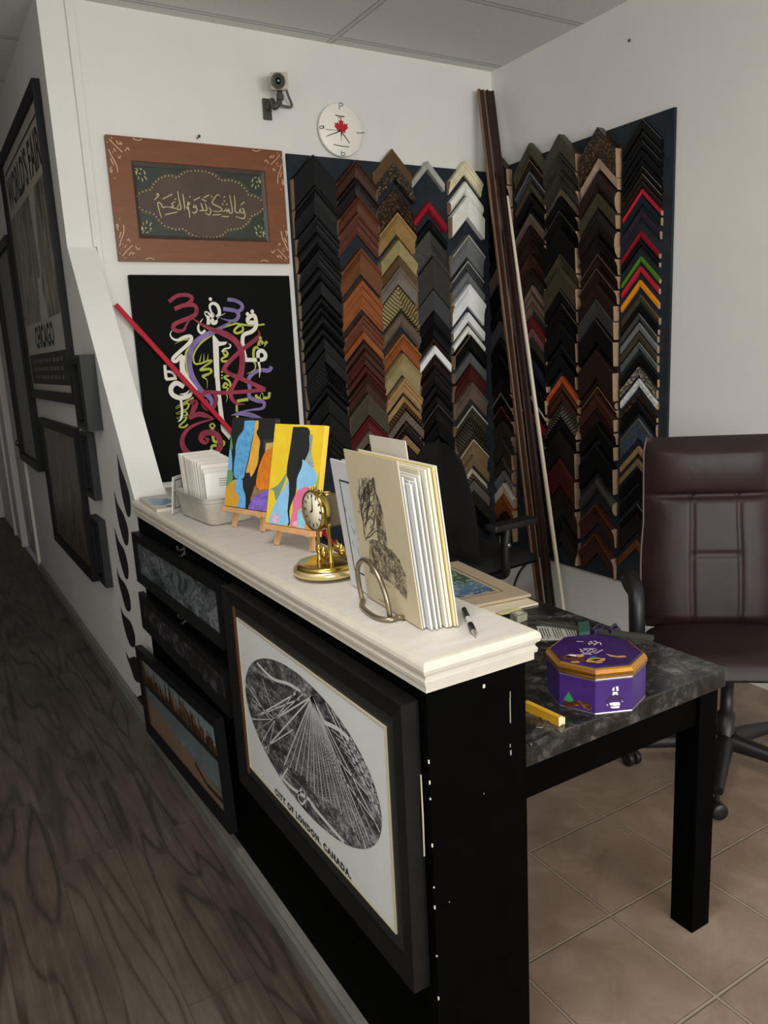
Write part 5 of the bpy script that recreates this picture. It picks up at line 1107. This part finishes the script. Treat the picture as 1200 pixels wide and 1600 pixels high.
for (x, lab) in ((932,'dark plastic clip beside the green box'),(958,'dark plastic clip farther from the green box')):
    p = onZ(x, 990, TT); b = MB(); b.box((p.x-.018,p.y-.012,TT+.0006), (p.x+.018,p.y+.012,TT+.018), bev=.003); b.tube([(p.x-.012,p.y,TT+.018),(p.x+.004,p.y-.004,TT+.030),(p.x+.014,p.y-.002,TT+.018)], .003, 0, 6); solo('plastic_clip', b, mat('22182e', 1.4, .4), lab, 'clip', 'dark clips behind the tin')
# yellow moulding offcut
a, c = onZ(824,1102,TT+.01), onZ(878,1127,TT+.01); ax = Vector((c.x-a.x,c.y-a.y,0)); sd = Vector((-ax.y, ax.x, 0)).normalized()
prof = [(-.010,0),(.010,0),(.010,.016),(.004,.016),(.002,.021),(-.010,.021)]
b = MB(); base = [Vector((a.x,a.y,TT+.0006))+sd*p+Vector((0,0,q)) for p, q in prof]; nP = len(base); vs = base+[p+ax for p in base]
for i in range(nP): b.add([vs[i],vs[(i+1)%nP],vs[nP+(i+1)%nP],vs[nP+i]], [(0,1,2,3)], 0)
b.poly(base, 0); o = solo('moulding_offcut', b, mat('c89a28', 1.4, .35, .2), 'short yellow gold moulding offcut in front of the tin', 'moulding')
b = MB(); b.poly([p+ax for p in base]); part('cut_end', b, mat('d0c09a', 1.4, .6), o, label='raw cream end')
P = flatM([(838,1108),(858,1115),(878,1128),(881,1138),(874,1142),(856,1126),(838,1110)], TT+.003)
b = MB(); b.tube(smooth3([(p.x,p.y,TT+.0026) for p in P], 5), .0011, 0, 6); Q = flatM([(838,1136),(848,1136),(850,1128),(842,1118),(834,1112)], TT+.003); b.tube(smooth3([(p.x,p.y,TT+.0026) for p in Q], 5), .0011, 0, 6)
solo('hanging_wire', b, mat('8a867c', 1.3, .3, .9), 'thin loop of picture wire at the table edge', 'wire')
# ------------------------------------------------------------------ brown leather chair
def grid_mesh(b, f, nu, nv, mi=0, smooth=True):
    vs = [f(i/nu, j/nv) for j in range(nv+1) for i in range(nu+1)]
    b.add(vs, [(j*(nu+1)+i, j*(nu+1)+i+1, (j+1)*(nu+1)+i+1, (j+1)*(nu+1)+i) for j in range(nv) for i in range(nu)], mi, smooth)
def m_leather():
    t = NT('brown_leather'); v = t.coord(); n = t.noise(v, 5, 4); n2 = t.noise(v, 170, 3)
    wr = t.noise(t.coord('Object', (1.5,1.5,1.0), (0,.6,0)), 5, 2, .45, .8); t.bump(t.math('ADD', t.math('MULTIPLY', n2, .06), wr), .25, .012); return t.fin(t.ramp(n, [(.3, rgb('2b1e1c', .62)), (.7, rgb('3a2926', .62))]), .46, 0, .30)
LEA = m_leather(); PLB = mat('161516', 1.0, .45, name='black_plastic')
CM = Matrix.Translation((2.335,1.600,0)) @ Matrix.Rotation(math.radians(-39), 4, 'Z')
t = thing('leather_chair', 'brown leather office chair with a stitched high back', 'chair', CM)
def backrest(front):
    def f(u, v):
        x = (u-.5)*2; hw = .245+.012*math.sin(PI*min(v/.55,1))-.0*(v > .7); hw *= 1-.25*max(0, v-.93)**1*2.2 if v > .93 else 1
        z = .47+v*.715; y = .215+.09*v+.02*math.sin(v*PI)                      # leans back
        e = max(0, 1-abs(x)**6); edge = (1-abs(x)**5)*min(1, (1-v)*14+.0)*min(1, v*10+.3)
        if front:
            th = .055*edge
            head = v > .70
            if head: th += .030*math.sin(PI*min(1, (v-.70)/.30))**.6*e
            else:
                th += .022*math.sin(PI*(v/.70))**.5*e
                for s in (-.34, .34): th -= .011*math.exp(-((x-s)/.022)**2)
                if abs(x) < .34: th -= .007*math.exp(-((v-.40)/.010)**2)
            th -= .022*math.exp(-((v-.70)/.012)**2)*e
            return Vector((x*hw, y-th, z))
        return Vector((x*hw, y+.045*edge, z))
    return f
b = MB(); grid_mesh(b, backrest(True), 60, 70); grid_mesh(b, backrest(False), 40, 40); part('backrest', b, LEA, t, True)
b = MB(); fb = backrest(True)
b.tube([fb(0, j/40)+Vector((-.002,0,0)) for j in range(41)], .004, 0, 6); part('piping', b, mat('5a4a46', .9, .4), t, True); b = MB(); b.tube([fb(1, j/40)+Vector((.002,0,0)) for j in range(41)], .004, 0, 6); part('piping', b, mat('5a4a46', .9, .4), t, True)
for s in (.33,.67): b = MB(); b.tube([fb(s, j/20*.60+.09)+Vector((0,.0008,0)) for j in range(21)], .0016, 0, 5); part('seam', b, mat('3e322e', .9, .5), t, True)
def seat(u, v):
    x = (u-.5)*2; y = (v-.5)*2; e = (1-abs(x)**6)*(1-abs(y)**6)
    return Vector((x*.255, y*.215+.005, .425+.070*max(0,e)**.4+.012*math.cos(x*1.5)))
def seatb(u, v):
    x = (u-.5)*2; y = (v-.5)*2; return Vector((x*.255, y*.215+.005, .425-.03*(1-abs(x)**6)*(1-abs(y)**6)+.012*math.cos(x*1.5)))
b = MB(); grid_mesh(b, seat, 40, 40); grid_mesh(b, seatb, 20, 20); part('seat', b, LEA, t, True)
for sx in (-1, 1):
    b = MB(); P = [(sx*.24,.10,.41),(sx*.30,.06,.44),(sx*.315,.0,.54),(sx*.315,.03,.66),(sx*.315,.13,.69),(sx*.31,.22,.655),(sx*.285,.265,.60),(sx*.25,.27,.55)]
    S_ = smooth3(P, 5); b.tube(S_, [.028]*len(S_), 0, 10); part('armrest', b, PLB, t, True)
b = MB(); b.lathe([(.03,.09),(.03,.22),(.022,.22),(.022,.37),(.05,.38),(.05,.41)], n=20); b.box((-.11,-.12,.385), (.11,.14,.412), bev=.01); part('gas_column', b, PLB, t, True)
for k in range(5):
    a = math.radians(k*72-76.5+39); c, s = math.cos(a), math.sin(a); e = Vector((c*.325, s*.325, .085))
    b = MB(); b.tube([(c*.03,s*.03,.115),(c*.15,s*.15,.108),(c*.315,s*.315,.088)], [.034,.027,.019], 0, 8); lg = part('base_leg', b, PLB, t, True)
    b = MB(); R_ = Matrix.Rotation(a+.6, 4, 'Z') @ Matrix.Rotation(PI/2, 4, 'Y')
    for d in (-.016, .016):
        b.lathe([(.006,-.010),(.026,-.010),(.028,-.006),(.028,.006),(.026,.010),(.006,.010)], e+Matrix.Rotation(a+.6,3,'Z') @ Vector((d,0,-.055)), 18, 0, R_)
    b.tube([e+Vector((0,0,.0)), e+Vector((0,0,-.05))], .009, 0, 8); part('caster', b, PLB, lg, True)
# ------------------------------------------------------------------ black office chair behind the table
BM = Matrix.Translation((2.31,3.08,.035)) @ Matrix.Rotation(math.radians(95), 4, 'Z')
t = thing('office_chair', 'black office chair with plastic arms between table and sample boards', 'chair', BM)
FAB = mat('0d0d0f', 1.1, .7, var=.2, scale=60, bump=.1)
def bk(front):
    def f(u, v):
        x = (u-.5)*2; hw = .255*(1-max(0,v-.25)**2*.95-max(0,v-.85)**2*8); z = .50+v*.57; y = .15+.03*v; e = (1-abs(x)**4)*min(1,(1-v)*8)*min(1,v*8+.2)
        return Vector((x*hw, y-.045*e-.03*(1-x*x) if front else y+.02*e-.03*(1-x*x), z))
    return f
b = MB(); grid_mesh(b, bk(True), 24, 28); grid_mesh(b, bk(False), 24, 28); part('backrest', b, FAB, t, True)
b = MB(); grid_mesh(b, lambda u, v: Vector(((u-.5)*.49, (v-.5)*.42-.05, .45+.06*max(0,(1-abs(2*u-1)**6)*(1-abs(2*v-1)**6))**.4)), 20, 20); grid_mesh(b, lambda u, v: Vector(((u-.5)*.49, (v-.5)*.42-.05, .44)), 10, 10); part('seat', b, FAB, t, True)
for sx in (-1, 1):
    b = MB(); b.tube(smooth3([(sx*.20,.02,.425),(sx*.285,.02,.44),(sx*.30,.03,.55),(sx*.30,.015,.665)], 5), .022, 0, 8); ar = part('armrest', b, PLB, t, True)
    b = MB(); b.box((sx*.30-.04,-.16,.665), (sx*.30+.04,.13,.70), bev=.012); part('arm_pad', b, PLB, ar, True)
    b = MB(); b.lathe([(.012,0),(.012,.006),(.004,.009)], (sx*.322,.028,.59), 12, 0, Matrix.Rotation(sx*PI/2,4,'Y')); part('arm_bolt', b, mat('8a8a88', 1.2, .3, .9), ar, True)
b = MB(); b.lathe([(.03,.09),(.03,.24),(.02,.24),(.02,.40),(.06,.41),(.06,.438)], n=16); b.box((-.03,.08,.42), (.03,.20,.436)); b.tube([(0,.19,.43),(0,.21,.5),(0,.20,.66)], .02, 0, 8); part('gas_column', b, PLB, t, True)
for k in range(5):
    a = math.radians(k*72+18); c, s = math.cos(a), math.sin(a); e = Vector((c*.29, s*.29, .085))
    b = MB(); b.tube([(c*.03,s*.03,.115),(c*.15,s*.15,.105),(c*.29,s*.29,.085)], [.03,.025,.018], 0, 8); lg = part('base_leg', b, PLB, t, True)
    b = MB()
    for d in (-.016, .016): b.lathe([(.006,-.010),(.026,-.010),(.027,0),(.026,.010),(.006,.010)], e+Matrix.Rotation(a,3,'Z') @ Vector((d,0,-.091)), 14, 0, Matrix.Rotation(a,4,'Z') @ Matrix.Rotation(PI/2,4,'Y'))
    b.tube([e, e+Vector((0,0,-.085))], .009, 0, 8); part('caster', b, PLB, lg, True)
# cables against the wall below the boards
for P, lab in (([(795,858),(797,872),(793,888),(782,899),(768,903)],'thin black cable looping beside the chair arm'),([(838,866),(826,876),(812,893),(803,916),(800,940)],'thin black cable curving behind the leaning mouldings')):
    b = MB(); q = [onX(x, y, XR-.012) for x, y in P]; b.tube(smooth3(q, 6), .006, 0, 8); solo('power_cable', b, PLB, lab, 'cable', 'black cables by the right wall')
# ------------------------------------------------------------------ light
def area(name, loc, look, sx, sy, power, col=(1,1,1)):
    l = bpy.data.lights.new(name, 'AREA'); l.shape = 'RECTANGLE'; l.size = sx; l.size_y = sy; l.energy = power; l.color = col
    o = bpy.data.objects.new(name, l); COL.objects.link(o); o.location = loc
    d = Vector(look)-Vector(loc); o.rotation_euler = d.to_track_quat('-Z', 'Y').to_euler(); return o
area('shop_window_light', (-.65,-2.9,1.75), (1.3,3.2,1.3), 2.0, 1.9, 84, (1,.985,.94))
area('right_fill_light', (1.55,-2.9,1.75), (1.9,3.2,1.3), 1.8, 1.9, 112, (1,.985,.94))  # fill light added to brighten the right wall; no second window pane is known
area('ceiling_lamp', (-.15,.55,3.03), (-.15,.55,0), 1.15, .58, 40, (1,.975,.915))
w = bpy.data.worlds.new('world'); SC.world = w; w.use_nodes = True; w.node_tree.nodes['Background'].inputs[0].default_value = (.9,.95,1,1); w.node_tree.nodes['Background'].inputs[1].default_value = .05
SC.view_settings.view_transform = 'Standard'; SC.view_settings.look = 'None'; SC.view_settings.exposure = 0; SC.view_settings.gamma = 1; SC.view_settings.use_curve_mapping = False
